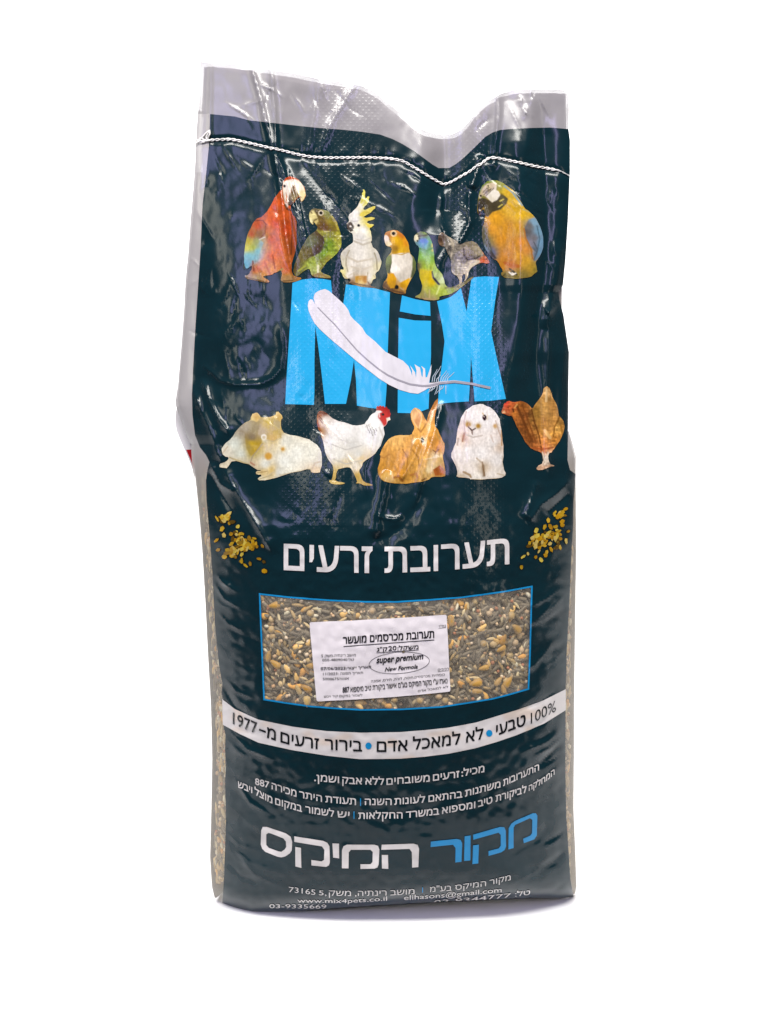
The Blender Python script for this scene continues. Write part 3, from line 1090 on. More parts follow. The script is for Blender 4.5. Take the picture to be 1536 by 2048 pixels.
def ribbon(pts, w0, w1):
    p = np.array(pts, float)
    d = np.gradient(p, axis=0)
    n = np.stack([-d[:, 1], d[:, 0]], 1) / np.linalg.norm(d, axis=1)[:, None]
    wv = np.linspace(w0, w1, len(p))[:, None] / 2
    a, b_ = p + n * wv, p - n * wv
    out = []
    for i in range(len(p) - 1):
        out += [[tuple(a[i]), tuple(a[i + 1]), tuple(b_[i + 1])], [tuple(a[i]), tuple(b_[i + 1]), tuple(b_[i])]]
    return out


RACH = [(635, 615), (652, 632), (669.5, 650), (692, 676), (714, 700.7), (736, 721), (759, 739.6), (776, 751), (795, 760), (820, 769), (845, 772.5), (858, 772), (880, 767), (909, 764), (945, 768.5), (980, 776.5)]
sheet('quill', ribbon(RACH, 1.6, 5.0), INK, fe, hx('9b97a0'), .0012, 4)
tr = []
rr = random.Random(3)
for k in range(16):
    x = 862 + k * 2.1
    y0_ = 764 if k % 2 else 772
    dy = rr.uniform(-32, -14) if k % 2 else rr.uniform(8, 20)
    dx = rr.uniform(2, 16) if k % 2 else rr.uniform(-12, 2)
    tr += ribbon([(x, y0_), (x + dx * .15, y0_ + dy * .4), (x + dx * .7, y0_ + dy * .75), (x + dx, y0_ + dy)], 1.6, .7)
sheet('loose_barbs', tr, INK, fe, hx('b9c6d2'), .0009, 4)

# ------------------------------------------------------------------ printed animal pictures


def idw(x, y, ctrl, pw=4.0, eps=14):
    acc = np.zeros((len(x), 3))
    wt = np.zeros(len(x))
    for c in ctrl:
        d = np.hypot(x - c[0], y - c[1])
        k = 1 / (d + eps) ** pw
        acc += k[:, None] * hx(c[2])
        wt += k
    return acc / wt[:, None]


def picture(name, oz, outline, ctrl, regions=(), mot=.10, streak=.08, label=None, rag=1.1, eps=6, bars=0, tint=(1, 1, 1), fz=None, areas=(), lines=()):
    ol = smooth(Z(*oz, outline), 1)
    r_ = random.Random(len(ol))
    ol = [(a + r_.uniform(-rag, rag) * .6, b_ + r_.uniform(-rag, rag) * .6) for a, b_ in ol]
    ct = Z(*oz, ctrl)
    rg = [(Z(*oz, p), c if isinstance(c, str) else Z(*oz, c), s_) for p, c, s_ in regions]
    rg += [(Z(*fz, p), c if isinstance(c, str) else Z(*fz, c), s_) for p, c, s_ in areas]
    ln = [(Z(*fz, p), c, h_) for p, c, h_ in lines]

    def colour(x, y):
        c = idw(x, y, ct, eps=eps)
        c = c * np.exp(mot * (.8 * fsamp(F_DOT, x, y) + .25 * samp(N_M, x, y)) + streak * fsamp(F_FUR, x, y) + bars * fsamp(F_BAR, x, y))[:, None]
        for p, cc, s_ in rg:
            k = sm(-s_, s_, sdist(p, x, y))[:, None]
            cc = hx(cc) if isinstance(cc, str) else idw(x, y, cc, eps=eps * .7)
            cc = cc * np.exp(streak * .7 * fsamp(F_FUR, x, y) + bars * .8 * fsamp(F_BAR, x, y))[:, None] * np.exp(mot * .4 * fsamp(F_DOT, x, y))[:, None]
            c = c * (1 - k) + cc * k
        for p, cc, h_ in ln:
            d_, t_ = pdist(p, x, y)
            k = (.85 * (1 - sm(h_ - .5, h_ + 1.0, d_)))[:, None]
            c = c * (1 - k) + hx(cc) * k
        c = 1.08 * (c / .35) ** 1.14 * .35
        lo_, hi_ = (1.7, 2.8) if tint[0] < 1 else (1.2, 1.6)
        k = sm(lo_, hi_, c[:, 0] / (c[:, 1] + 1e-4))[:, None]
        return np.minimum(c * (1 + (np.array(tint) - 1) * k), .9)
    o = sheet(name, tris_of(ol), INK, bag, colour, .0007, 1.5)
    if label:
        o['label'] = label
    return o


def dot(x, y, r_):
    return disc(x, y, r_, r_, 10)


ZA = (460, 330, 4.8)
picture('parrot_print', ZA,
        [(590, 110), (540, 122), (512, 155), (500, 205), (497, 240), (440, 300), (400, 370), (370, 430), (320, 490), (245, 528), (210, 590), (175, 660), (155, 740), (140, 850), (136, 920), (150, 990), (175, 1000), (208, 960), (216, 1000),
         (190, 1030), (178, 1058), (138, 1063), (150, 1088), (250, 1112), (370, 1136), (382, 1110), (312, 1075), (335, 1068), (400, 1055), (440, 1035), (492, 1005), (502, 1060), (485, 1100), (500, 1126), (590, 1126), (660, 1112), (692, 1090),
         (640, 1072), (602, 1060), (592, 1000), (590, 930), (622, 860), (640, 720), (645, 560), (635, 510), (592, 470), (580, 402), (612, 360), (640, 330), (664, 300), (678, 330), (680, 362), (715, 330), (730, 280), (716, 220), (690, 178), (650, 138)],
        [(430, 400, 'c25430'), (430, 550, 'bd4e2e'), (480, 800, 'c8613a'), (560, 620, 'b8482a'), (590, 118, 'b5482c'), (250, 570, 'a8452e'), (230, 660, '94502e'), (170, 750, 'a39a2e'), (190, 800, 'aeb03a'), (260, 730, '8a9050'), (300, 720, '9a8a58'),
         (230, 830, '7fa9a4'), (170, 900, '6aa0ad'), (250, 890, '7ea6ac'), (155, 970, '4c8496'), (330, 950, 'c87050'), (400, 880, 'c4603c'), (540, 1000, 'bb5934'), (380, 1000, 'cc8460'), (250, 1092, '9c875c'), (550, 1100, '9a7a50'), (615, 780, '8a4428'),
         (620, 600, '9a4228'), (400, 720, 'b8552f'), (250, 1000, 'b05030'), (340, 600, 'c06a4a'), (460, 480, 'c25a38')],
        [([(505, 175), (545, 148), (600, 140), (645, 145), (665, 175), (622, 198), (592, 225), (580, 280), (562, 330), (556, 400), (536, 418), (520, 360), (503, 260)], 'd4cbbb', 1.6),
         ([(620, 185), (655, 148), (700, 190), (730, 280), (712, 330), (682, 360), (676, 318), (655, 292), (632, 262), (622, 215)], [(680, 200, 'dcd2bc'), (700, 280, 'd0c08e'), (640, 220, 'e0d8c6')], 1.2),
         ([(590, 212), (616, 198), (634, 258), (660, 300), (620, 345), (582, 395), (556, 385), (566, 300), (585, 260)], [(610, 240, '6e5a40'), (620, 320, '8a7a58'), (570, 360, '463a2a')], 1.2),
         (dot(522, 206, 13), '2a211c', 1.0), ([(535, 260), (552, 300), (548, 380), (535, 360)], 'b07058', 1.5)],
        fz=(480, 340, 8.536), areas=[
            ([(245, 870), (400, 868), (450, 940), (425, 1080), (345, 1180), (405, 1250), (335, 1430), (190, 1580), (130, 1690), (80, 1660), (70, 1400), (115, 1180), (165, 1030)],
             [(300, 950, 'b04c2c'), (200, 1100, 'a04830'), (340, 1100, '8a5a38'), (150, 1230, 'a89a2a'), (120, 1330, 'b5b030'), (230, 1330, '9aa040'), (300, 1230, '8f9458'), (360, 1260, '88a09c'), (300, 1390, '7aa6ac'), (150, 1480, '72a4ac'), (105, 1600, '6298a8'), (230, 1500, '7aa8b0')], 1.0),
            ([(890, 820), (970, 850), (978, 1050), (940, 1350), (885, 1485), (868, 1400), (890, 1200), (900, 1000)], '96482e', 1.0), (dot(760, 278, 24), '17110c', .7)],
            lines=[([(765, 600), (800, 670), (860, 690)], '57301f', 2.0), ([(882, 760), (892, 1000), (875, 1300), (868, 1440)], '6a3220', 1.2), ([(250, 872), (390, 862), (452, 935)], '74301c', .9), ([(440, 960), (432, 1080), (345, 1180)], '7a3c26', 1.1),
                   ([(330, 1190), (430, 1150)], 'd0c8b8', .6), ([(560, 1460), (600, 1690)], '94442a', 1.1), ([(220, 1560), (240, 1720)], '7a3420', 1.4), ([(90, 1835), (300, 1880), (480, 1925)], '6a5030', 1.2), ([(700, 1900), (900, 1890)], '6a5030', 1.2), ([(725, 380), (740, 480), (770, 560)], 'b0806c', .7), ([(890, 270), (960, 400), (1040, 470)], '7a664c', .8), ([(420, 1560), (520, 1790)], 'b0583a', 1.2), ([(650, 1740), (730, 1690)], '8a8440', 1.2)],
        tint=(.93, 1.06, .52), label='red macaw picture with yellow and blue wing feathers')
picture('parrot_print', ZA,
        [(800, 420), (770, 438), (756, 480), (764, 540), (796, 584), (803, 545), (825, 575), (842, 600), (832, 628), (770, 670), (720, 730), (680, 820), (640, 900), (610, 970), (604, 1020), (630, 1075), (660, 1062), (700, 1025), (765, 990), (775, 1040), (800, 1075),
         (970, 1092), (965, 1066), (885, 1040), (868, 1022), (890, 985), (940, 925), (1010, 870), (1060, 810), (1076, 740), (1060, 650), (1036, 570), (1000, 510), (960, 460), (920, 436), (860, 424)],
        [(880, 500, '75652f'), (930, 560, '6e5c2a'), (860, 570, '7a6838'), (940, 455, '8f9058'), (1010, 560, '9c8f38'), (820, 440, '857a58'), (960, 760, '6f8a28'), (900, 850, '7d9a34'), (1030, 700, '8f8a34'), (940, 650, '8c8a30'), (800, 720, '5c553a'), (860, 800, '4c4530'),
         (740, 780, '6c6238'), (700, 880, '7a6c38'), (640, 980, '625c30'), (780, 950, '8f9c44'), (820, 1010, 'a5ad68'), (850, 1060, '9c8a5a'), (980, 830, '7f9030'), (1050, 780, '9a9a40'), (940, 900, '88803a')],
        [([(770, 450), (800, 440), (835, 480), (850, 540), (825, 572), (803, 548), (796, 582), (764, 538), (758, 482)], [(790, 500, 'cbbf86'), (820, 540, 'b5a468'), (770, 540, 'd4cca0')], 1.5),
         (dot(872, 462, 21), 'b9ad90', 1.0), (dot(873, 463, 13), '1c1814', .8)], fz=(570, 400, 11.81), areas=[
            ([(740, 720), (800, 770), (900, 860), (932, 960), (920, 1050), (850, 1230), (720, 1312), (620, 1345), (480, 1425), (400, 1400), (300, 1650), (200, 1790), (185, 1600), (255, 1380), (400, 1100), (480, 925), (600, 800)],
             [(800, 800, '5c4c30'), (880, 920, '483a2a'), (700, 950, '66664a'), (580, 1050, '6e745c'), (780, 1150, '4e3c2a'), (740, 1280, '42342a'), (550, 1200, '6c6038'), (400, 1250, '726838'), (320, 1450, '665a34'), (230, 1650, '5c4e2c')], 1.0),
            ([(690, 225), (900, 250), (1050, 400), (1200, 620), (1245, 740), (1000, 745), (780, 705), (750, 600), (825, 570), (765, 400), (720, 320)],
             [(740, 260, '5e5034'), (870, 430, '6e5a2a'), (950, 640, '62461e'), (1100, 520, '8c8030'), (1000, 330, '90905a'), (1180, 700, '786828'), (820, 600, '664c24')], 1.0),
            (dot(848, 312, 66), 'c2b69c', .8), (dot(850, 312, 42), '120e0a', .7)],
            lines=[([(660, 545), (700, 480), (765, 445)], '5a4a28', .8), ([(600, 270), (640, 320)], '6a5a40', 1.0), ([(780, 1560), (780, 1700)], 'd4d0ac', 2.0), ([(600, 1815), (800, 1750), (1080, 1850)], '8c7448', 1.6), ([(930, 750), (1040, 748)], 'c2b878', .9), ([(770, 720), (860, 820), (930, 860)], '8f8a3a', 1.0), ([(920, 1100), (990, 1130), (1010, 1200)], '4a6420', 1.0), ([(830, 1440), (900, 1560), (820, 1660)], '6e6224', 1.2), ([(310, 1680), (480, 1560)], '9a9c3c', 1.6)],
        mot=.17, bars=.12, label='olive green parrot picture with a brown head')
ZB = (660, 360, 4.518)
picture('cockatoo_print', ZB,
        [(300, 85), (318, 100), (318, 160), (306, 208), (340, 148), (358, 158), (340, 210), (306, 250), (300, 266), (330, 270), (414, 234), (406, 262), (350, 310), (310, 330), (298, 342), (407, 338), (402, 358), (330, 375), (345, 400), (402, 405), (385, 425), (358, 440), (370, 480), (382, 520),
         (372, 555), (380, 600), (420, 640), (455, 690), (466, 750), (455, 800), (430, 830), (405, 850), (424, 892), (390, 903), (370, 940), (360, 955), (420, 968), (400, 980), (300, 972), (220, 948), (150, 922), (172, 900), (120, 882), (112, 850), (83, 815), (132, 805), (110, 770), (94, 710),
         (105, 650), (150, 610), (200, 575), (215, 540), (200, 490), (185, 472), (165, 460), (153, 420), (148, 400), (165, 384), (175, 368), (168, 340), (185, 300), (225, 265), (260, 220), (285, 170), (295, 110)],
        [(300, 120, 'd3cb6c'), (310, 170, 'c6bc66'), (345, 185, 'd2ca70'), (280, 230, 'd8d4c4'), (230, 300, 'd9d5cf'), (380, 260, 'cfc664'), (320, 295, 'c9bf6a'), (380, 350, 'd0c66a'), (330, 355, 'c4b85c'), (375, 415, 'd2c872'), (330, 395, 'cdc484'), (230, 360, 'd8d5cf'), (300, 450, 'd9d6d0'), (270, 520, 'c9c5bd'),
         (250, 600, 'cfcac0'), (150, 680, 'b9b4a8'), (260, 690, 'd6d1c6'), (430, 700, 'b5b0a4'), (200, 760, 'd2ccc0'), (330, 770, 'cdc7ba'), (445, 780, 'c9c19c'), (110, 740, 'c6c0a6'), (180, 850, 'd6d1c8'), (360, 880, 'd4cfc6'), (270, 905, 'b8923a'), (260, 935, 'a5803a'), (120, 835, 'd0c88e'), (390, 890, 'cfc69a'), (270, 830, 'b8b0a0'),
         (200, 930, '8a6c50'), (380, 968, '6e5844')],
        [([(165, 386), (198, 384), (216, 420), (206, 458), (186, 474), (165, 452), (149, 410)], [(185, 410, '4a423c'), (170, 450, '2c2620')], 1.2),
         (dot(258, 412, 11), '2a2622', .9), (dot(170, 905, 14), '3a2c22', 1.5)], fz=(670, 370, 9.035), areas=[
            ([(505, 88), (546, 98), (552, 180), (530, 270), (490, 345), (455, 330), (500, 220)], 'cfc868', 1.0), ([(602, 185), (628, 210), (592, 320), (510, 392), (490, 378), (570, 270)], 'cfc868', 1.0), ([(740, 375), (722, 432), (600, 530), (490, 578), (440, 560), (455, 510), (620, 430)], 'ccbc58', 1.0),
            ([(500, 592), (722, 592), (716, 627), (580, 658), (520, 622)], 'c9b85c', 1.0), ([(530, 665), (610, 720), (714, 735), (640, 788), (590, 762)], 'd2c050', 1.0), ([(365, 1650), (582, 1640), (582, 1770), (480, 1802), (368, 1762)], [(420, 1690, 'b08630'), (540, 1720, 'a87420'), (480, 1780, 'c9b070')], 1.4),
            ([(242, 680), (290, 668), (346, 760), (330, 832), (280, 842), (220, 792), (198, 740)], [(260, 700, '5a4e44'), (300, 800, '3a302a')], .8), (dot(275, 750, 16), 'c8c0b8', .6), (dot(430, 735, 27), '22201e', .7), (dot(250, 1725, 34), '12181c', .8), (dot(125, 1560, 20), 'd6ce90', 2)],
            lines=[([(260, 1190), (205, 1300), (200, 1450), (235, 1570)], '9a9078', 1.0), ([(715, 1235), (752, 1350), (765, 1530)], '84795c', 1.2), ([(350, 1020), (500, 1085), (650, 1035)], 'aca494', 1.8), ([(370, 980), (520, 1010), (650, 960)], 'bcb4a6', 1.0), ([(215, 1300), (400, 1390), (700, 1335)], 'b8ae9c', 1.8), ([(300, 1480), (480, 1540), (650, 1480)], 'bcb2a0', 1.8), ([(340, 1590), (355, 1740)], 'a09278', 1.0), ([(590, 1590), (585, 1750)], 'a09278', 1.0),
                   ([(265, 640), (340, 660), (420, 650)], 'b8b2aa', .9), ([(150, 1620), (220, 1700)], 'b0a468', 1.0), ([(700, 1640), (740, 1690)], 'b8ac80', 1.0), ([(200, 1760), (400, 1790), (700, 1850)], '6e563c', 1.4), ([(600, 1760), (650, 1850)], '7a5848', 1.2), ([(250, 1640), (320, 1600)], 'c2b8a4', 1.2)],
        mot=.05, streak=.05, rag=1.6, label='white cockatoo picture with a raised yellow crest')
picture('parrot_print', ZB,
        [(565, 454), (512, 468), (489, 495), (494, 550), (515, 602), (548, 602), (562, 630), (556, 660), (520, 690), (500, 740), (505, 800), (522, 850), (515, 900), (482, 928), (472, 970), (520, 992), (600, 1030), (682, 1037), (690, 990), (715, 920), (742, 890), (772, 830), (780, 760), (766, 710), (732, 680), (716, 640),
         (710, 580), (682, 520), (640, 475), (600, 457)],
        [(620, 490, 'bd8636'), (560, 462, 'b97c34'), (680, 560, 'b8862a'), (610, 560, 'cf9f28'), (600, 640, 'c89a22'), (680, 640, 'd0a52a'), (640, 700, 'd2ccb8'), (640, 780, 'd6cfc2'), (590, 820, 'dcd5c8'), (690, 800, 'c8c0b0'), (650, 880, 'cfc8ba'), (520, 730, '68733c'), (520, 810, '566432'), (760, 740, '66743c'), (755, 820, '59642f'),
         (555, 890, 'cf9c20'), (560, 940, 'bb8a24'), (690, 920, 'd2a224'), (660, 960, 'c69422'), (500, 960, '6b5038'), (560, 985, '5c422a'), (640, 1010, '7a5a34'), (640, 590, 'd0a62c')],
        [([(495, 500), (520, 500), (545, 545), (550, 580), (535, 600), (513, 598), (494, 550)], 'd3c9b6', 1.3), ([(538, 548), (575, 560), (575, 620), (550, 610)], 'a87420', 2),
         (dot(577, 486, 25), 'd0b894', 1.0), (dot(577, 486, 14), '1e1812', .8), (dot(600, 968, 20), '241a12', 1.5)], fz=(670, 370, 9.035), areas=[
            ([(1010, 815), (1130, 815), (1245, 915), (1325, 1080), (1345, 1190), (1250, 1242), (1100, 1255), (1028, 1232), (1028, 1100), (980, 1000), (940, 900), (900, 880)],
             [(1050, 840, 'bd7f30'), (1200, 900, 'b86e1e'), (1280, 1050, 'c98a24'), (1100, 980, 'cfa514'), (1180, 1060, 'c69a10'), (1100, 1150, '94701c'), (1200, 1200, 'cfa820'), (1310, 1180, 'cda030'), (940, 900, 'a8724a')], 1.0),
            ([(1030, 1252), (1340, 1220), (1405, 1330), (1400, 1500), (1360, 1680), (1180, 1765), (1085, 1640), (1000, 1560), (1020, 1400)], [(1200, 1400, 'd4cdbe'), (1060, 1500, 'e8e2d6'), (1300, 1600, 'c4bcac'), (1330, 1300, 'ccc4b4'), (1180, 1680, 'c0b8a8')], 1.0),
            ([(955, 1290), (1012, 1268), (1032, 1400), (980, 1605), (925, 1560), (908, 1420)], [(960, 1350, '6c7844'), (980, 1500, '4c5630')], .9), ([(1402, 1318), (1452, 1350), (1468, 1480), (1430, 1650), (1365, 1690), (1398, 1500)], [(1430, 1400, '66703e'), (1410, 1600, '565a3a')], .9),
            ([(960, 1595), (1060, 1595), (1112, 1700), (1085, 1860), (1005, 1872), (945, 1780)], [(1000, 1680, 'cc9a14'), (1060, 1800, 'b08418')], .9), ([(1180, 1765), (1342, 1680), (1300, 1850), (1180, 1855)], [(1280, 1740, 'd2a41c'), (1220, 1830, 'b48818')], .9),
            ([(898, 915), (960, 930), (1000, 1010), (1032, 1080), (960, 1122), (908, 1060), (886, 990)], [(930, 960, 'd8c8bc'), (980, 1080, 'd4c4a0')], .8), (dot(1060, 880, 60), 'd8bc90', .8), (dot(1060, 880, 34), '0e0a06', .6), (dot(1115, 1850, 38), '0e1418', .9)],
            lines=[([(985, 980), (1000, 1030)], '7a5a30', .8), ([(1030, 1240), (1200, 1262), (1340, 1215)], 'b08c30', .8), ([(1000, 1470), (980, 1600)], '3a3a24', 1.0), ([(880, 1820), (1000, 1900), (1240, 1960)], '5a3e26', 1.6), ([(1180, 1860), (1240, 1900)], 'b09468', 1.0), ([(860, 1850), (920, 1760)], '5c4434', 1.4)],
        mot=.08, label='small parrot picture with yellow head and white belly')
picture('parrot_print', ZB,
        [(805, 468), (765, 498), (754, 540), (775, 582), (800, 602), (806, 640), (800, 700), (788, 760), (800, 830), (810, 880), (832, 940), (828, 1025), (768, 1050), (770, 1066), (830, 1070), (860, 1087), (960, 1092), (994, 1072), (985, 1052), (1090, 1032), (1130, 1008), (1210, 955), (1296, 884), (1290, 872), (1200, 928), (1100, 972),
         (1052, 968), (1036, 930), (1022, 870), (986, 820), (950, 770), (942, 700), (932, 600), (915, 540), (880, 490), (840, 467)],
        [(850, 490, '748446'), (800, 500, '6b6a4c'), (900, 560, '5f9660'), (840, 560, '5a82ac'), (850, 600, '6a9aa0'), (900, 640, '77a25c'), (830, 680, '7fa650'), (900, 720, '86aa46'), (870, 780, '93aa3c'), (850, 840, 'c0b428'), (900, 880, 'cdb92a'), (870, 920, 'b8a82c'), (940, 950, 'a8a834'), (960, 830, '9ab060'), (990, 880, 'b9c48c'), (1010, 930, 'a9b478'),
         (940, 1000, 'a5b048'), (1030, 1020, '9eae40'), (1090, 1015, '8a9a40'), (1150, 960, '8a8450'), (1250, 910, '7a7048'), (830, 1055, '8a8250'), (930, 1075, '968c5a'), (800, 780, '6a6a44')],
        [([(765, 505), (785, 500), (800, 530), (795, 555), (775, 560), (757, 540)], 'cfc8b4', 1.2), (dot(806, 532, 8), '2a2620', .8),
         ([(935, 860), (950, 880), (990, 940), (1000, 960), (970, 945), (940, 900)], '5c5a6a', 1.5)], fz=(820, 450, 9.035), areas=[
            ([(190, 258), (280, 248), (335, 300), (280, 385), (190, 395), (148, 330)], [(230, 290, '5c7ab4'), (220, 370, '6a96a8')], 1.6), ([(90, 168), (142, 188), (152, 250), (132, 292), (90, 272), (72, 220)], 'd6cfae', .8), (dot(132, 288, 17), '2c2820', .7),
            ([(230, 820), (390, 830), (420, 980), (462, 1070), (380, 1120), (270, 1100), (190, 980), (178, 800)], [(300, 900, 'cbb41c'), (380, 1030, 'c9ae14'), (220, 880, 'b8a42c'), (330, 1090, 'b0a428')], 2.4),
            ([(430, 680), (482, 740), (562, 900), (625, 980), (625, 1060), (540, 1060), (440, 940), (408, 830)], [(450, 800, '98ac5c'), (520, 920, 'b4c082'), (580, 1020, 'c0cc98')], 1.0)],
            lines=[([(400, 850), (425, 960), (525, 1072)], '34334a', 1.5), ([(150, 205), (250, 195), (315, 185)], '4c4826', 1.3), ([(215, 1090), (232, 1240), (95, 1300)], '8f8a4a', 1.6), ([(150, 700), (165, 960)], '5a5040', 1.2), ([(400, 350), (402, 470)], 'b8ae50', 1.6), ([(540, 1100), (480, 1250)], 'c8d088', 1.4), ([(640, 1140), (860, 1120), (1130, 945)], '6e6840', 1.4), ([(350, 1180), (350, 1330)], 'b0a070', 1.2), ([(220, 1330), (460, 1350)], 'a08860', 1.2), ([(180, 430), (300, 470), (410, 420)], '5e8a4c', 1.6)],
        mot=.08, label='slim green parrot picture with blue cheek and long tail')
picture('partridge_print', ZB,
        [(1020, 468), (985, 493), (970, 540), (985, 588), (1012, 602), (1036, 597), (1052, 640), (1085, 700), (1096, 760), (1090, 810), (1110, 850), (1150, 868), (1170, 930), (1158, 975), (1146, 995), (1180, 965), (1190, 930), (1190, 862), (1218, 850), (1226, 880), (1205, 925), (1240, 895), (1252, 820), (1300, 772), (1360, 748), (1420, 757), (1444, 746),
         (1420, 710), (1390, 670), (1340, 590), (1290, 554), (1230, 560), (1200, 575), (1160, 580), (1152, 552), (1100, 530), (1050, 508)],
        [(1000, 540, '5c4634'), (985, 570, '4a3426'), (1020, 490, '857a6c'), (1060, 560, '8f887c'), (1100, 600, 'a09888'), (1140, 680, '7c766c'), (1110, 760, '8a857a'), (1160, 800, '989286'), (1200, 720, '6c665c'), (1240, 620, '857a68'), (1300, 600, '8c8068'), (1320, 680, '6a5f50'), (1240, 700, '5a5248'), (1380, 715, 'a86440'), (1400, 740, 'b06848'),
         (1300, 740, 'a89f8c'), (1240, 800, 'b5ab98'), (1170, 900, 'a89c84'), (1225, 880, 'b0a488')],
        [], fz=(820, 450, 9.035), areas=[
            ([(600, 128), (622, 200), (612, 350), (560, 378), (508, 342), (498, 250), (540, 178)], [(580, 180, '6a5a4c'), (560, 280, '3e2c1e'), (540, 340, '6a543c')], .9), ([(990, 420), (1000, 330), (1100, 292), (1230, 360), (1335, 560), (1200, 620), (1060, 632), (988, 560)], [(1080, 380, '807660'), (1200, 450, '8c826a'), (1080, 580, '6a604e')], 1.0),
            ([(1262, 640), (1340, 608), (1352, 660), (1290, 688)], 'b0582e', 1.0)],
            lines=[([(700, 220), (782, 360), (742, 560)], 'b8ad98', 1.6), ([(968, 430), (975, 560), (1045, 632), (1180, 612), (1260, 565)], '3c342a', 1.3), ([(1010, 850), (1100, 745), (1235, 662)], 'c4baa2', 2.2), ([(880, 900), (912, 1050)], 'a89c88', 1.8), ([(1012, 850), (1000, 1000)], 'a89c88', 1.8), ([(750, 830), (830, 910)], 'b8b0a0', 1.0), ([(640, 250), (700, 440)], '7c7468', 1.2)],
        mot=.2, bars=.22, streak=.1, label='grey speckled partridge picture')
ZC = (860, 330, 4.8)
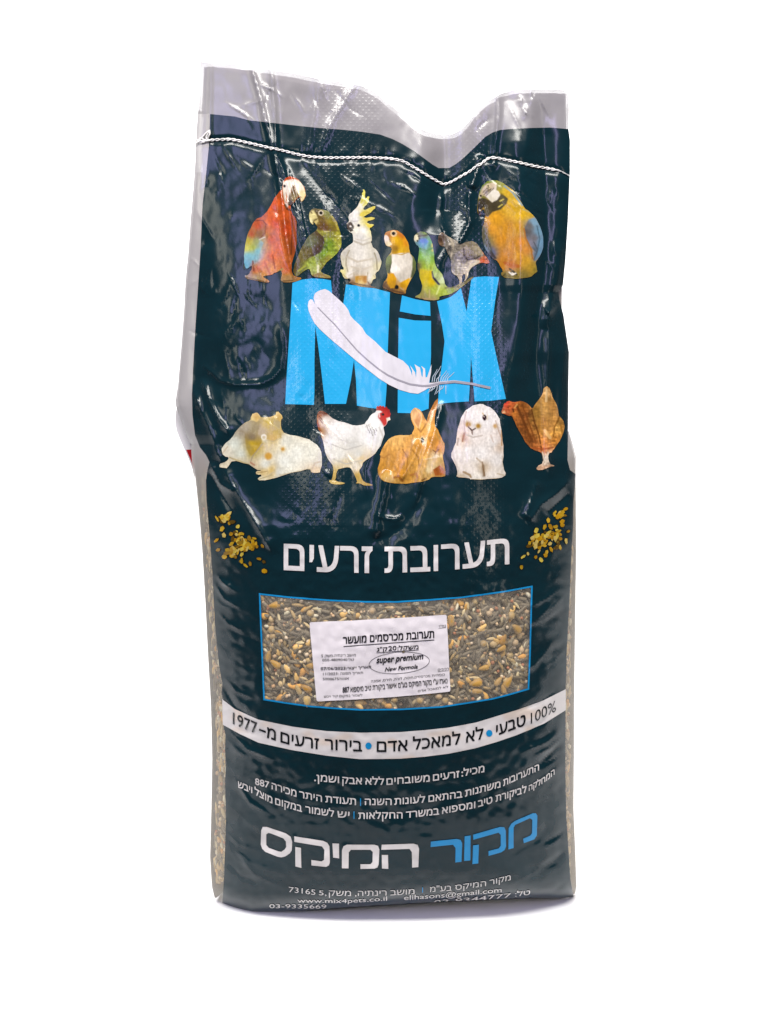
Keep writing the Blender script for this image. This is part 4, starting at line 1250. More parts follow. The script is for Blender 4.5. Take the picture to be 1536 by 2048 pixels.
picture('parrot_print', ZC,
        [(600, 146), (540, 163), (490, 213), (468, 280), (458, 340), (453, 420), (464, 482), (492, 492), (486, 442), (514, 420), (526, 480), (522, 560), (500, 600), (494, 680), (508, 750), (550, 840), (600, 902), (640, 912), (670, 960), (692, 1000), (702, 1020), (680, 1040), (690, 1070), (730, 1087), (850, 1092), (960, 1080), (1010, 1032), (1032, 1022),
         (1010, 960), (1016, 920), (1062, 860), (1087, 770), (1077, 660), (1042, 570), (1002, 500), (952, 450), (902, 410), (880, 368), (830, 288), (780, 228), (720, 188), (660, 153)],
        [(580, 158, '83863c'), (680, 170, '8f9044'), (490, 230, '76783a'), (760, 260, 'c49a2a'), (820, 330, 'c89c1e'), (850, 290, '7a8a80'), (780, 420, 'c4961c'), (880, 480, 'd2a42c'), (960, 470, 'cfa23a'), (640, 520, 'c68c2a'), (600, 620, 'c88a34'), (750, 600, 'b87e1c'), (850, 600, 'c08a20'), (700, 720, 'bd7f24'), (800, 760, 'b57a1c'), (880, 740, 'c8843a'),
         (930, 820, 'c98648'), (750, 860, 'b47428'), (850, 880, 'c08838'), (930, 920, 'c9963c'), (780, 960, 'b0642a'), (700, 960, 'b3762c'), (960, 980, 'b08a3c'), (1000, 560, '8fa8b4'), (1050, 660, '7595aa'), (1060, 780, '6a8ca4'), (1020, 860, '6c8496'), (940, 600, '857a74'), (960, 680, '8a807c'), (1000, 760, '7c7670'), (520, 640, '6a644c'), (530, 740, '6a6850'), (580, 850, '56647c'),
         (720, 1060, '75643a'), (900, 1065, '7f6c40'), (820, 1075, '8a7848'), (1020, 1010, '8f7c3c')],
        [([(545, 182), (600, 172), (640, 178), (636, 240), (672, 285), (652, 340), (600, 362), (545, 312), (505, 292), (482, 335), (466, 312), (478, 262), (505, 215)], [(600, 300, 'd2cabc'), (560, 210, 'b9a88c'), (640, 300, 'd6cfc6'), (500, 270, 'b0a084')], 1.5),
         ([(530, 322), (592, 360), (652, 345), (682, 268), (742, 320), (732, 372), (682, 430), (602, 452), (545, 492), (522, 440), (512, 385)], [(560, 400, '4e4632'), (660, 390, '6a6038'), (720, 320, '6e5a28')], 1.6),
         ([(464, 330), (500, 318), (532, 325), (522, 400), (486, 440), (490, 490), (464, 480), (453, 400)], [(490, 370, '4a4234'), (470, 450, '2c2820')], 1.2),
         (dot(558, 200, 14), 'c0ae7a', .8), (dot(558, 200, 8), '1c1814', .8), (dot(487, 298, 9), '1c1814', .8),
         ([(575, 228), (590, 240), (545, 285), (535, 280)], '8a7c66', 1), ([(560, 225), (568, 232), (530, 275), (522, 268)], '7a6c58', .8), ([(770, 1025), (800, 1022), (835, 1040), (800, 1068), (760, 1045)], '2c2418', 1.2), ([(780, 1030), (822, 1045), (800, 1060)], 'dcd2c0', .8)],
        fz=(940, 350, 9.306), areas=[
            ([(1088, 830), (1200, 798), (1292, 950), (1364, 1200), (1345, 1420), (1222, 1592), (1188, 1602), (1220, 1450), (1120, 1330), (1018, 1120), (1008, 1000)],
             [(1100, 950, '706c68'), (1050, 1060, '64605e'), (1180, 1180, '767274'), (1200, 880, '86a6b8'), (1280, 1050, '7ca0b4'), (1325, 1250, '7498b0'), (1170, 1420, '5e646c'), (1280, 1450, '6c90a8'), (1130, 1270, '8a8690')], 1.0),
            ([(250, 930), (300, 1080), (380, 1280), (420, 1440), (500, 1560), (430, 1572), (310, 1450), (228, 1300), (208, 1100)], [(280, 1150, '5e5c44'), (400, 1500, '443e3c'), (250, 1380, '66808e'), (330, 1300, '565440')], 1.0),
            ([(290, 450), (380, 480), (410, 520), (510, 460), (560, 370), (640, 390), (712, 450), (680, 540), (560, 640), (420, 690), (340, 780), (258, 772), (258, 640), (290, 540)], [(330, 560, '4c4230'), (450, 600, '443c28'), (620, 450, '544c30'), (320, 720, '5a5038')], 1.0),
            ([(330, 340), (440, 278), (532, 308), (564, 380), (502, 462), (412, 512), (370, 482), (318, 420)], [(450, 360, 'd8d2c2'), (400, 470, 'c8c0ac')], .8),
            ([(158, 462), (250, 430), (292, 450), (282, 560), (200, 642), (192, 762), (150, 742), (138, 600)], [(230, 480, '453e2e'), (170, 600, '2e2820')], .8), (dot(338, 205, 30), 'd4c8a0', .8), (dot(338, 205, 17), '0c0804', .6), (dot(200, 390, 17), '100c08', .6), (dot(182, 660, 14), 'd8d4cc', .6)],
            lines=[([(240, 330), (300, 262), (360, 228)], '3c3428', .6), ([(262, 370), (330, 302), (395, 258)], '3c3428', .6), ([(300, 390), (372, 322), (440, 250)], '4c4436', .6), ([(560, 490), (622, 458)], 'c8b860', 1.0), ([(530, 602), (602, 552)], 'c8b860', .9), ([(168, 340), (228, 200), (340, 122), (470, 110)], '70802c', 2.0), ([(640, 210), (800, 340), (968, 570)], '7c98a0', 1.4), ([(980, 640), (1160, 720)], 'b0a878', 1.0),
                   ([(1228, 1480), (1292, 1200), (1240, 950)], '4e6874', .9), ([(1180, 1580), (1250, 1400), (1180, 1250)], '54585e', .8), ([(740, 1750), (800, 1790), (870, 1860)], '241e14', 1.6), ([(730, 1812), (790, 1862), (850, 1832)], 'e2dacc', 1.2), ([(650, 1640), (780, 1700), (900, 1700)], 'a4582a', 3.0), ([(560, 1880), (900, 1900)], '6a5c34', 1.6), ([(940, 1500), (930, 1750)], 'b07a3c', 1.2), ([(1000, 1000), (1030, 1180), (1130, 1380), (1160, 1560)], 'a86a30', 1.2), ([(600, 1900), (660, 1840)], '4a4028', 1.2)],
        mot=.08, streak=.05, tint=(1.0, 1.10, .75), label='large blue and yellow macaw picture')

ZD = (420, 770, 4.042)
picture('guinea_pig_print', ZD,
        [(352, 232), (330, 258), (330, 285), (270, 318), (210, 368), (180, 430), (110, 488), (94, 530), (115, 572), (158, 587), (130, 622), (78, 640), (85, 668), (150, 672), (182, 602), (300, 640), (325, 645), (380, 682), (420, 690), (372, 700), (380, 722), (430, 728), (388, 752), (400, 773), (460, 772), (560, 742), (700, 702), (812, 678), (820, 715), (884, 712), (900, 680),
         (908, 560), (880, 498), (820, 450), (740, 420), (600, 402), (572, 350), (574, 290), (592, 262), (540, 208), (525, 255), (470, 258), (412, 268), (402, 240), (378, 227)],
        [(200, 480, 'd0d3c4'), (140, 530, 'd2ccb8'), (250, 560, 'cdd0c0'), (270, 360, '9c9280'), (340, 390, '978a70'), (400, 330, '9e8f68'), (350, 340, '9a8e74'), (350, 490, 'b59a3c'), (400, 470, 'b09848'), (340, 550, 'b0a05c'), (480, 320, 'b59c48'), (540, 360, 'b89c58'), (500, 420, 'c2ac70'), (365, 262, 'c4ae74'), (556, 245, 'c0a76c'), (440, 430, 'cdc8b0'), (700, 550, 'd6d5c8'), (450, 640, 'd2d2c4'), (600, 620, 'd6d6ca'), (620, 450, 'd2d0c0'),
         (820, 560, 'cfcdbe'), (560, 700, 'cbcabc'), (860, 690, 'cbb89a'), (880, 620, 'c9c4b4'), (150, 640, 'd4c9ae'), (430, 710, 'cdb680'), (420, 760, 'd6cfb2'), (500, 690, 'c9b070'), (350, 640, 'c4b496'), (250, 610, 'c6bda0')],
        [(dot(473, 578, 26), 'c39c4e', 5), (dot(590, 520, 18), 'c8b074', 5), (dot(440, 425, 22), 'd2cbae', 3)], fz=(430, 810, 6.678), areas=[
            ([(330, 350), (420, 250), (480, 212), (640, 222), (700, 182), (800, 178), (872, 230), (880, 350), (892, 440), (780, 482), (692, 462), (622, 400), (630, 480), (592, 580), (520, 662), (482, 682), (430, 600), (408, 480), (400, 380)],
             [(400, 300, '978c78'), (550, 300, '928564'), (500, 430, '877860'), (700, 260, 'b29c48'), (800, 340, 'b29c58'), (850, 280, 'a29470'), (780, 440, 'bea264'), (500, 520, 'ba9e34'), (560, 560, 'ac9028'), (450, 560, 'a29052'), (640, 360, 'a8986c')], 1.6),
            ([(485, 195), (518, 118), (572, 112), (604, 180), (560, 232)], [(540, 160, 'bc9e5e'), (500, 190, 'ccb87e')], 1.0), ([(798, 162), (820, 82), (906, 170), (872, 222)], [(850, 160, 'b89a58'), (820, 110, 'ccb67c')], 1.0), (dot(655, 428, 38), 'd6d0b8', 1.0), (dot(655, 432, 22), 'b8aa88', 1.4), (dot(715, 683, 46), 'c49a44', 2.5), (dot(905, 590, 22), 'b88c40', 2)],
            lines=[([(480, 760), (505, 690), (565, 615), (640, 515)], '9c9078', .9), ([(690, 470), (780, 490), (880, 440)], 'b0a27c', .9), ([(480, 770), (530, 802)], 'a87c62', 1.6), ([(560, 908), (700, 885)], 'a89060', .8), ([(590, 992), (760, 935)], 'ac9c70', .8), ([(250, 722), (350, 755), (455, 795)], 'b4a478', 1.4), ([(870, 940), (1050, 905), (1270, 855)], 'b4a88c', 1.6), ([(1290, 860), (1340, 780), (1400, 760)], 'b8a890', 1.4), ([(110, 640), (170, 560)], 'b8a890', 1.2), ([(200, 700), (240, 720)], 'a89870', 1.2), ([(460, 800), (560, 860), (640, 850)], 'b8ac90', 1.0), ([(1280, 880), (1290, 910)], '9a8c70', 1.0), ([(700, 960), (780, 900)], 'b8ac8c', 1.0)],
        mot=.06, streak=.05, rag=1.6, label='white and yellow guinea pigs picture')
picture('hen_print', ZD,
        [(1352, 165), (1366, 182), (1375, 160), (1390, 180), (1400, 165), (1412, 184), (1426, 172), (1434, 196), (1452, 202), (1450, 220), (1464, 232), (1455, 262), (1458, 285), (1436, 290), (1425, 325), (1405, 337), (1402, 348), (1412, 380), (1402, 440), (1370, 510), (1320, 570), (1236, 622), (1232, 665), (1200, 692), (1222, 742), (1242, 785), (1312, 804), (1310, 817), (1240, 814), (1215, 797), (1178, 797), (1195, 780),
         (1150, 682), (1120, 662), (1060, 675), (1030, 682), (1020, 740), (1012, 778), (1088, 790), (1087, 803), (990, 807), (956, 775), (990, 768), (1004, 660), (960, 610), (935, 560), (920, 480), (905, 430), (898, 390), (880, 372), (868, 320), (862, 270), (868, 225), (890, 208), (940, 222), (980, 262), (1020, 288), (1100, 308), (1170, 330), (1240, 325), (1270, 290), (1300, 240), (1350, 213), (1343, 190)],
        [(1340, 300, 'd6d5d0'), (1370, 400, 'd4d2cc'), (1250, 420, 'd6d4ce'), (1100, 380, 'd8d6d0'), (1000, 340, 'dad8d4'), (930, 290, 'd8d4cc'), (880, 250, '96562c'), (930, 222, '744024'), (872, 330, 'a8703c'), (890, 370, 'b08458'), (905, 310, 'c9b8a0'), (980, 450, 'dcdad4'), (1150, 480, 'c2c0b8'), (1050, 560, 'ceccc2'), (1200, 560, 'cac8be'), (960, 540, 'd2cfc4'),
         (1100, 640, 'c6b896'), (1180, 650, 'cdc6b4'), (1010, 720, 'b9a05c'), (1200, 740, 'b89c54'), (1280, 806, 'b39858'), (1020, 790, 'bda564'), (1230, 600, 'c9b48a')],
        [([(1343, 165), (1464, 165), (1464, 260), (1432, 268), (1430, 320), (1405, 337), (1385, 300), (1358, 262), (1362, 232), (1392, 220), (1375, 208), (1343, 208)], [(1380, 190, 'a82a24'), (1420, 240, 'b5342c'), (1400, 310, 'b43a34'), (1450, 220, '9c241e')], 1.3),
         ([(1425, 268), (1458, 278), (1456, 290), (1428, 288)], 'd8cdb4', .8), (dot(1398, 240, 9), '2a1410', .9)]
        + [([(a, b_), (a + 6, b_ + 2), (a + 14, b_ + 24), (a + 8, b_ + 24)], '6c6860', .8) for a, b_ in ((1262, 322), (1280, 318), (1298, 322), (1270, 345), (1290, 345), (1310, 340), (1284, 368), (1302, 366), (1322, 362), (1306, 388), (1324, 384), (1336, 350))],
        fz=ZD, areas=[(dot(1398, 240, 11), '1c0c08', .7)],
        lines=[([(868, 235), (900, 225), (945, 232)], '66301a', 1.8), ([(868, 290), (880, 340), (895, 378)], '94542a', 1.6), ([(880, 250), (915, 290)], '5c3420', .8), ([(885, 275), (910, 310)], '7a4a2c', .8), ([(980, 480), (1100, 525), (1225, 490)], 'aeaaa2', .9), ([(1000, 600), (1100, 640), (1230, 610)], 'b4ae9e', 1.4), ([(1050, 440), (1120, 470), (1190, 460)], 'bcb8b0', .8), ([(1260, 340), (1320, 300)], 'b8b4ac', 1.0), ([(1368, 345), (1400, 420), (1370, 510)], 'bab6ae', 1.4), ([(940, 560), (1000, 640)], 'b8b0a0', 1.2), ([(1368, 232), (1372, 260)], 'e0d0c8', .8), ([(1200, 620), (1225, 680)], 'b4a890', 1.0), ([(900, 400), (930, 420)], 'b8b0a4', .8), ([(915, 450), (950, 470)], 'b8b0a4', .8)],
        mot=.04, streak=.04, label='white hen picture with a red comb')
ZE = (740, 770, 3.491)
picture('rabbit_print', ZE,
        [(479, 88), (470, 150), (452, 230), (450, 280), (480, 330), (500, 380), (522, 420), (520, 470), (506, 500), (520, 570), (528, 622), (520, 642), (430, 642), (410, 667), (330, 677), (220, 692), (150, 684), (90, 672), (60, 632), (50, 590), (65, 550), (76, 500), (70, 480), (90, 440), (120, 390), (160, 360), (220, 350), (290, 350), (300, 325), (312, 300), (290, 250), (281, 210), (290, 173), (320, 155), (357, 180), (385, 240), (395, 256),
         (400, 225), (430, 160), (460, 108)],
        [(320, 180, 'c48d46'), (310, 240, 'd2a05c'), (345, 220, 'c08844'), (450, 150, 'b87a38'), (420, 240, 'c99650'), (440, 200, 'c98f56'), (380, 300, 'd0a052'), (340, 340, 'cf9c4c'), (440, 330, 'cb9648'), (400, 420, 'c28a3a'), (480, 400, 'c0883c'), (300, 420, 'c8954a'), (180, 400, 'd2a662'), (120, 470, 'c4924a'), (220, 500, 'c58f42'), (120, 600, 'b5822e'), (200, 600, 'bc852e'), (300, 560, 'c99848'),
         (160, 660, 'b8904c'), (300, 640, 'b98a3c'), (380, 520, 'd0a258'), (460, 495, 'd6c29c'), (430, 560, 'cba668'), (400, 620, 'c2a062'), (490, 600, '8f622c'), (505, 630, 'b58a4c'), (470, 530, 'c9a465'), (470, 450, 'b97f38')],
        [([(352, 372), (368, 366), (380, 390), (376, 404), (356, 400)], '33291f', 1.0), ([(300, 190), (325, 180), (345, 230), (340, 290), (320, 280), (302, 235)], 'd2a468', 3), ([(455, 130), (462, 150), (425, 240), (408, 262), (415, 220)], 'd0a068', 2.5)], fz=(745, 790, 9.91), areas=[
            ([(770, 300), (840, 268), (920, 330), (962, 400), (940, 560), (910, 655), (850, 580), (788, 480)], [(840, 340, 'cba070'), (880, 500, 'c08a58'), (820, 450, 'd0a878')], 1.2), ([(958, 892), (985, 838), (1024, 880), (1024, 955), (958, 955)], '150e08', .7),
            ([(1170, 1240), (1260, 1185), (1345, 1228), (1200, 1262), (1015, 1280)], 'dccaa8', 1.2), ([(1090, 1290), (1385, 1230), (1385, 1330), (1230, 1480), (1100, 1560), (1050, 1500)], [(1150, 1380, 'ccb488'), (1300, 1300, 'b89a60'), (1100, 1500, 'd0bc90')], 3), ([(1198, 1480), (1330, 1398), (1435, 1540), (1400, 1592), (1238, 1602)], [(1280, 1520, '94541e'), (1380, 1520, 'a86828')], 1.0),
            ([(150, 1640), (260, 1520), (420, 1560), (430, 1700), (260, 1750)], [(250, 1600, 'c09c58'), (350, 1680, 'ccaa70')], 4)],
            lines=[([(850, 262), (962, 372), (972, 480), (922, 665)], 'e2c088', .9), ([(780, 330), (790, 480), (850, 590), (900, 660)], 'dcb880', .8), ([(1290, 90), (1190, 300), (1085, 520)], '9c6626', 1.6), ([(945, 955), (948, 870), (985, 822), (1034, 880)], 'dcc090', .7), ([(900, 670), (960, 740), (1060, 580)], 'a07030', 1.4), ([(1195, 1095), (1250, 1135), (1315, 1080)], '6e4a28', .9), ([(1250, 1135), (1240, 1175)], '7a5430', .8), ([(600, 1080), (700, 1250), (680, 1500)], '9c6e30', 1.4), ([(430, 1640), (520, 1610), (600, 1700)], '945f24', 2.2),
                   ([(800, 1100), (905, 1240), (925, 1400)], '9c7030', 1.4), ([(795, 800), (790, 1000), (760, 1100)], 'a87c3c', 1.4), ([(760, 1590), (860, 1560), (900, 1640)], 'a06c34', 2.0), ([(980, 1690), (1060, 1650)], '7a5020', 1.4), ([(160, 1230), (230, 1250), (330, 1180)], 'a8783a', 1.4), ([(1240, 700), (1300, 840), (1420, 1000)], 'b08a4c', 1.2), ([(1060, 900), (1080, 1050), (1020, 1200)], 'b8863e', 1.6), ([(110, 1500), (140, 1640), (240, 1750)], '9c7434', 1.6), ([(300, 900), (480, 830), (700, 810)], 'd4ac68', 2.0)],
        mot=.09, streak=.11, label='ginger rabbit picture with upright ears')
picture('rabbit_print', ZE,
        [(760, 136), (700, 150), (660, 190), (630, 240), (610, 320), (600, 390), (580, 440), (565, 490), (580, 540), (605, 580), (610, 620), (596, 640), (690, 646), (705, 662), (800, 662), (900, 652), (952, 622), (932, 590), (925, 520), (932, 440), (922, 380), (917, 300), (897, 220), (852, 165), (800, 138)],
        [(760, 170, 'd6d0ca'), (700, 220, 'd8d2cc'), (830, 260, 'dad5d0'), (760, 230, 'dcd8d4'), (640, 300, 'cdbfb4'), (655, 370, 'bda48c'), (625, 400, 'cfc2b4'), (720, 360, 'd6cfc8'), (900, 360, 'cfc4ba'), (905, 430, 'c2b2a0'), (860, 400, 'd8d3cc'), (700, 470, 'd8d3cd'), (600, 480, 'd4cdc5'), (780, 480, 'dad6d0'), (880, 520, 'd6d1ca'), (650, 590, 'd0c8bd'), (790, 580, 'b9a890'), (640, 640, 'b8a890'), (740, 640, 'd6d0c4'), (850, 630, 'd4cdc2'), (930, 615, 'cfc6b8'), (700, 600, 'd2cac0')],
        [(dot(684, 272, 20), 'a98d50', 5), (dot(755, 287, 18), 'ab8f52', 5), (dot(875, 290, 14), 'c4a97e', 5), (dot(797, 228, 15), '54201c', 1.2), (dot(800, 222, 5), 'd8c8c0', .6), ([(680, 292), (690, 292), (712, 312), (735, 300), (738, 306), (714, 322), (712, 340), (706, 340), (706, 322)], '5c4436', .8),
         ([(782, 560), (796, 560), (800, 640), (786, 640)], '7a6448', 3), ([(655, 330), (668, 330), (660, 390), (645, 400)], 'a8876a', 3)], fz=(890, 770, 6.144), areas=[
            (dot(282, 490, 30), 'a27e38', 2.4), (dot(405, 506, 25), 'a27e38', 2.2), (disc(484, 403, 23, 38, 14), '2e100e', .7), (dot(478, 390, 7), 'd8c8c0', .5), (dot(615, 505, 24), 'bc9a68', 2.2)],
            lines=[([(262, 330), (232, 450), (246, 600)], 'a8948a', .9), ([(212, 690), (232, 605)], '9a6e54', 1.6), ([(150, 740), (160, 660)], '988468', 1.2), ([(620, 440), (655, 560), (685, 640)], 'b09a88', .9), ([(692, 560), (694, 740)], 'b08c64', 1.4), ([(262, 615), (345, 645), (455, 622)], 'b2a89e', 1.4), ([(283, 515), (330, 562), (372, 535)], '4a3228', .8), ([(333, 565), (336, 612)], '6a5044', .7), ([(455, 950), (470, 1040), (485, 1112)], '7e6242', 1.3), ([(225, 1070), (300, 1105), (315, 1130)], '947a54', 2.0),
                   ([(385, 900), (440, 950)], 'b0a08a', 1.4), ([(560, 620), (590, 700)], 'c0b0a4', 1.2), ([(330, 1160), (480, 1165), (640, 1150)], 'b8a888', 1.0), ([(120, 700), (90, 850), (140, 1000)], 'bcb2a6', 1.6), ([(700, 880), (705, 1000)], 'b8ae9e', 1.4), ([(460, 345), (470, 370)], 'b8985c', .8), ([(520, 370), (515, 430)], 'cfc0a8', .8), ([(640, 1090), (720, 1110)], 'b4a48c', 1.0)],
        mot=.06, streak=.06, rag=1.8, label='white lop-eared rabbit picture')
picture('hen_print', ZE,
        [(962, 108), (950, 125), (935, 128), (928, 150), (913, 198), (942, 200), (960, 216), (990, 216), (1000, 240), (1020, 290), (1060, 360), (1090, 412), (1130, 452), (1185, 467), (1200, 490), (1212, 540), (1158, 575), (1163, 592), (1190, 597), (1250, 572), (1292, 563), (1246, 550), (1242, 480), (1270, 467), (1290, 432), (1330, 380), (1357, 310), (1346, 238), (1322, 228), (1312, 190), (1302, 130), (1272, 90), (1262, 50), (1241, 8), (1213, 18),
         (1208, 60), (1180, 100), (1150, 130), (1130, 172), (1100, 130), (1060, 110), (1000, 123)],
        [(950, 150, 'b85a40'), (940, 190, 'b8704c'), (990, 150, 'b5683c'), (1010, 200, 'b07838'), (1050, 150, '94622c'), (1080, 220, '80522a'), (1070, 300, '825428'), (1110, 380, '7c4e24'), (1150, 430, '9a6434'), (1130, 240, '8f6c38'), (1180, 160, 'a5844c'), (1240, 120, 'b8945c'), (1235, 50, 'c4a674'), (1280, 180, 'a98650'), (1220, 240, 'bf9a5c'), (1180, 320, 'a67c40'), (1260, 330, 'c29a50'), (1220, 400, 'c08a4c'), (1290, 390, 'b58440'), (1335, 290, 'a88444'), (1300, 300, 'c8a660'),
         (1200, 455, 'a8683c'), (1210, 520, 'c2b4a0'), (1235, 520, 'cbbfae'), (1190, 585, 'b59c86'), (1270, 562, 'a8907a')],
        [([(928, 125), (965, 108), (972, 125), (945, 150)], 'b8503e', 1.2), (dot(962, 158, 5), '2a1a12', .6), ([(913, 198), (935, 180), (948, 196)], 'd0b088', .8), ([(1190, 475), (1200, 475), (1222, 545), (1214, 548)], '402e20', 1)], fz=(890, 770, 6.144), areas=[
            ([(1060, 310), (1150, 190), (1210, 120), (1350, 190), (1390, 400), (1330, 560), (1240, 640), (1180, 600), (1110, 460)], [(1120, 330, '96783c'), (1220, 300, 'b8985c'), (1320, 300, 'a8844c'), (1180, 480, 'a07c40'), (1290, 500, 'bc9454')], 1.6)],
            lines=[([(880, 260), (960, 450), (1060, 680)], '68401a', 2.4), ([(940, 240), (1010, 420), (1110, 700)], '784a20', 1.2), ([(1060, 300), (1092, 450), (1150, 620), (1185, 800)], '5e3c1a', 1.3), ([(1080, 775), (1200, 790), (1325, 770)], '96542a', 1.2), ([(1100, 740), (1320, 735)], 'b8804c', .8), ([(1400, 400), (1342, 520), (1330, 640)], '7c5820', 1.1), ([(1225, 560), (1285, 650)], 'd6b880', 2.6), ([(1420, 500), (1440, 620)], '94702e', 1.6), ([(830, 300), (840, 330)], '1c1008', .9), ([(850, 280), (880, 240)], 'd0a868', 1.2),
                   ([(1195, 830), (1225, 960)], 'd0c2ac', 1.0), ([(1268, 830), (1240, 960)], 'd0c2ac', 1.0), ([(1130, 1035), (1280, 990)], 'b89c84', 1.0), ([(1245, 60), (1240, 200)], 'd4bc90', 1.6), ([(830, 400), (880, 520)], 'a87038', 1.2)],
        mot=.2, bars=.12, streak=.12, tint=(1.08, .93, .80), label='brown hen picture at the right edge of the sack')


def grains(spec, mirror, seed):
    r_ = random.Random(seed)
    pts = []
    for cx, cy, sx, sy, n in spec:
        for _ in range(n):
            pts.append((r_.gauss(cx, sx), r_.gauss(cy, sy)))
    tr, cols = [], []
    bands = []
    for i, (x, y) in enumerate(pts):
        a, l, w_ = r_.uniform(0, 6.28), r_.uniform(4, 7.5), r_.uniform(2.2, 4.6)
        n = r_.choice((5, 6, 8))
        p = []
        for k in range(n):
            b_ = 2 * math.pi * k / n
            q = r_.uniform(.8, 1.12)
            p.append((x + q * (l * math.cos(b_) * math.cos(a) - w_ * math.sin(b_) * math.sin(a)), y + q * (l * math.cos(b_) * math.sin(a) + w_ * math.sin(b_) * math.cos(a))))
        bands.append((p, r_.choice(['b8921e', 'c79f2c', 'a87c14', 'cbb260', '8f6c18', 'd0b84a', 'b98a10', '5c4410'])))
    idx0 = []
    co_, fa_, cl_, nm_, uv_, dm_ = [], [], [], [], [], []
    for i, (p, c) in enumerate(bands):
        b0_ = sum(len(q) for q in co_)
        # a brighter core and a dark outline
        for s_, cc, of in ((1.18, hx('2a2210'), .0005), (1.0, hx(c), .0007 + .00002 * (i % 20))):
            cx, cy = np.mean(p, 0)
            a_ = np.array([(cx + (u - cx) * s_, cy + (v - cy) * s_) for u, v in p])
            P, n_ = surf(a_[:, 0], a_[:, 1], of)
            b0_ = sum(len(q) for q in co_)
            co_.append(P - R0)
            nm_.append(n_)
            g = np.linspace(.8, 1.2, len(P))[:, None]
            cl_.append(cc[None, :] * g)
            uv_.append(np.stack([a_[:, 0], -a_[:, 1]], 1) / 100)
            fa_.append(tuple(range(b0_, b0_ + len(P)))[::-1])
    o = finish('grain_print', np.vstack(co_), fa_, INK, bag, np.vstack(cl_), np.vstack(nm_), np.vstack(uv_), np.zeros(sum(len(q) for q in co_)))
    return o


ZG = (340, 850, 3.339)
gl = Z(*ZG, [(350, 640), (375, 635), (395, 655), (415, 650), (455, 680), (320, 628), (350, 690), (362, 730), (310, 775), (325, 835), (370, 875), (440, 885), (475, 910), (510, 940), (540, 925), (598, 892), (625, 915), (635, 975)])
grains([(x, y, .8, .8, 1) for x, y in gl] + [(450, 1035, 6, 5, 10)] + [(484, 1090, 13, 9, 38), (470, 1078, 8, 8, 14), (500, 1095, 10, 8, 16), (463, 1104, 7, 7, 12)], False, 4)
ZH = (760, 900, 3.339)
gr = Z(*ZH, [(1125, 470), (1160, 430), (1190, 425), (1215, 415), (1240, 395), (1210, 500), (1215, 480), (1255, 545), (1240, 600), (1205, 650), (1040, 718), (1075, 730), (1100, 700), (955, 715), (985, 690), (942, 778), (1045, 570), (1040, 610)])
grains([(x, y, .8, .8, 1) for x, y in gr] + [(1120, 1030, 6, 4, 7), (1097, 1075, 13, 9, 36), (1112, 1070, 6, 10, 14), (1082, 1090, 10, 8, 14), (1072, 1075, 5, 4, 6)], True, 9)

# ------------------------------------------------------------------ paper label
ZS = (600, 1220, 4.8)
LAB = rounded(Z(*ZS, [(92, 115), (500, 100), (900, 78), (1200, 58), (1405, 42), (1420, 300), (1432, 560), (1443, 780), (1200, 805), (900, 832), (600, 852), (162, 875), (140, 640), (115, 370)]), 4)
lab = sheet('paper_label', tris_of(LAB), PAPER, bag, lin(np.array([.84, .815, .82])), .0010, 5)


def lw(txt, x0, x1, yl, yr, h, bold=0.0, shear=0.0):
    a, b_ = Z(*ZS, [(x0, yl), (x1, yr)])
    return word(txt, a[0], b_[0], [a, b_], h / 4.8, bold, shear)


def rule(x0, y0, x1, y1, th):
    p = Z(*ZS, [(x0, y0), (x1, y1)])
    return ribbon(p, th / 4.8, th / 4.8)


def phrase(txt, x0, x1, yl, yr, h, bold=0.0):
    """a right-to-left line with several words, fitted as a whole; digits keep their order"""
    toks = txt.split(' ')
    vis = ' '.join(t_[::-1] if any(HEB(c) for c in t_) else t_ for t_ in reversed(toks))
    v, tr = glyph_tris(vis, 0, 0)
    a = Z(*ZS, [(x0, yl), (x1, yr)])
    x = a[0][0] + (v[:, 0] - v[:, 0].min()) / np.ptp(v[:, 0]) * (a[1][0] - a[0][0])
    y = np.interp(x, [a[0][0], a[1][0]], [a[0][1], a[1][1]]) - v[:, 1] / REFH * h / 4.8
    P = np.stack([x, y], 1)
    return thick(P, tr, bold * h / 4.8 * 1.6)


INKB = hx('1c1a20')
line('heading_lettering', [phrase('תערובת מכרסמים מועשר', 415, 1285, 322, 262, 64, .018), rule(420, 347, 1288, 283, 7)], lab, INKB, .0014, PAPER)
line('weight_lettering', [lw('ק"ג', 738, 838, 394, 388, 34, .014), lw('20', 848, 925, 386, 381, 42, .012), lw('משקל:', 935, 1135, 382, 368, 34, .014), rule(735, 406, 1138, 379, 5)], lab, INKB, .0014, PAPER)
line('grade_lettering', [lw('super premium', 735, 1182, 505, 468, 62, .016, .25), lw('New Formola', 815, 1128, 586, 556, 40, .012, .25)], lab, INKB, .0014, PAPER)
el = []
for k in range(49):
    a = 2 * math.pi * k / 48
    u, v = 290 * math.cos(a), 103 * math.sin(a)
    c, s_ = math.cos(-.075), math.sin(-.075)
    el.append((952 + u * c - v * s_, 503 + u * s_ + v * c))
sheet('oval_line', ribbon(Z(*ZS, el), .9, .9), PAPER, lab, hx('3a383e'), .0014, 5)
line('detail_lettering', [phrase('מושב רינתיה.משק 5', 207, 537, 449, 440, 22), lw('050-4809040', 218, 455, 488, 485, 25), lw('טל:', 460, 517, 485, 483, 22),
                          lw('07/06/2023', 203, 437, 572, 566, 27, .006), phrase('תאריך ייצור:', 445, 683, 566, 553, 23, .006), lw('11/2023', 225, 360, 622, 618, 25), phrase('תאריך תפוגה :', 368, 605, 618, 610, 22),
                          lw('5000675', 222, 372, 670, 668, 25), lw('אצווה', 375, 468, 668, 664, 22)], lab, INKB, .0014, PAPER)
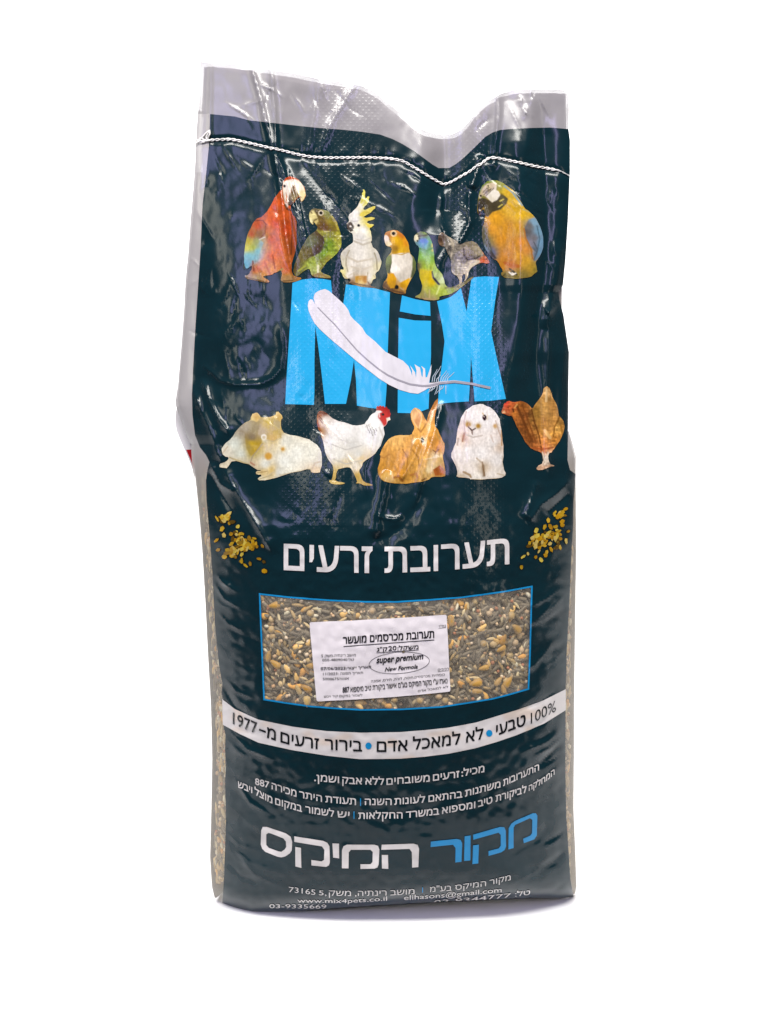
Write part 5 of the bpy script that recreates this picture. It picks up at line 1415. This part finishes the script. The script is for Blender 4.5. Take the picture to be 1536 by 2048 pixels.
line('detail_lettering', [lw('בס"ד', 1328, 1400, 166, 158, 20), rule(1328, 173, 1400, 165, 3)], lab, INKB, .0014, PAPER)
line('detail_lettering', [lw('רכיבים', 1323, 1425, 582, 572, 22), rule(1323, 588, 1425, 578, 3),
                          phrase('כופתיות מכרסמים,חיטה, דורה, תירס, אפונה', 682, 1388, 692, 626, 21)], lab, INKB, .0014, PAPER)
line('detail_lettering', [lw('887', 412, 472, 790, 783, 52, .012), phrase('נארז ע"י מקור המיקס בע"מ אישור ביקורת טיב מיספוא', 485, 1412, 783, 698, 44, .006),
                          phrase('לא למאכל אדם', 1130, 1420, 785, 745, 20), phrase('לשמור במקום קיר ויבש', 232, 600, 837, 824, 20)], lab, INKB, .0014, PAPER)


# ------------------------------------------------------------------ sewn thread
def tube(path, rad, nu=7):
    p = np.array(path)
    d = np.gradient(p, axis=0)
    d /= np.linalg.norm(d, axis=1)[:, None]
    co_, fa_ = [], []
    upv = np.array([0, -1.0, 0.15])
    for i in range(len(p)):
        a = np.cross(d[i], upv)
        a /= np.linalg.norm(a)
        b_ = np.cross(d[i], a)
        rr_ = rad[i] if hasattr(rad, '__len__') else rad
        for k in range(nu):
            t_ = 2 * math.pi * k / nu
            co_.append(p[i] + rr_ * (a * math.cos(t_) + b_ * math.sin(t_)))
    for i in range(len(p) - 1):
        for k in range(nu):
            fa_.append((i * nu + k, i * nu + (k + 1) % nu, (i + 1) * nu + (k + 1) % nu, (i + 1) * nu + k))
    return np.array(co_), fa_


def merge(parts):
    co_, fa_, b0_ = [], [], 0
    for c, f in parts:
        co_.append(c)
        fa_ += [tuple(i + b0_ for i in g) for g in f]
        b0_ += len(c)
    return np.vstack(co_), fa_


tp = np.array(smooth(THREAD, 2, False))
seg = np.hypot(*np.diff(tp, axis=0).T)
cum = np.concatenate([[0], np.cumsum(seg)])
q = np.arange(0, cum[-1], 1.1)
tx, ty = np.interp(q, cum, tp[:, 0]), np.interp(q, cum, tp[:, 1])
P, n = surf(tx, ty, .0013)
tan = np.gradient(P, axis=0)
tan /= np.linalg.norm(tan, axis=1)[:, None]
side = np.cross(n, tan)
parts = []
thin = np.interp(q / cum[-1], [0, .955, .97, 1], [1, 1, .45, .4])
wob = 1 + .12 * np.interp(q, np.arange(0, cum[-1] + 20, 15), np.random.default_rng(2).standard_normal(int(cum[-1] / 15) + 3)[:len(np.arange(0, cum[-1] + 20, 15))])
for ph in (0, math.pi):
    a = q / 22 * 2 * math.pi + ph
    hp = P + side * (np.sin(a) * .0011 * thin)[:, None] + n * (np.cos(a) * .0006 * thin)[:, None]
    parts.append(tube(hp - R0, .00075 * thin * wob, 6))
# frayed knot and loose tails at the left end
rk = np.random.default_rng(12)
for pts in ([(420, 281), (412, 276), (418, 268), (421, 262), (414, 266), (405, 276), (396, 284)],
            [(424, 281), (414, 284), (402, 282), (394, 288), (392, 291)], [(410, 281), (402, 275), (400, 282), (408, 287), (414, 282)], [(415, 279), (421, 270), (420, 261)], [(404, 283), (396, 280), (391, 281)]):
    sp = np.array(smooth(pts, 2, False))
    Pk, _ = surf(sp[:, 0], sp[:, 1], .0015 + .0006 * rk.uniform())
    parts.append(tube(Pk - R0, .0009, 6))
c, f = merge(parts)
finish('stitch_thread', c, f, COTTON, bag, lin(np.array([.93, .92, .90])))
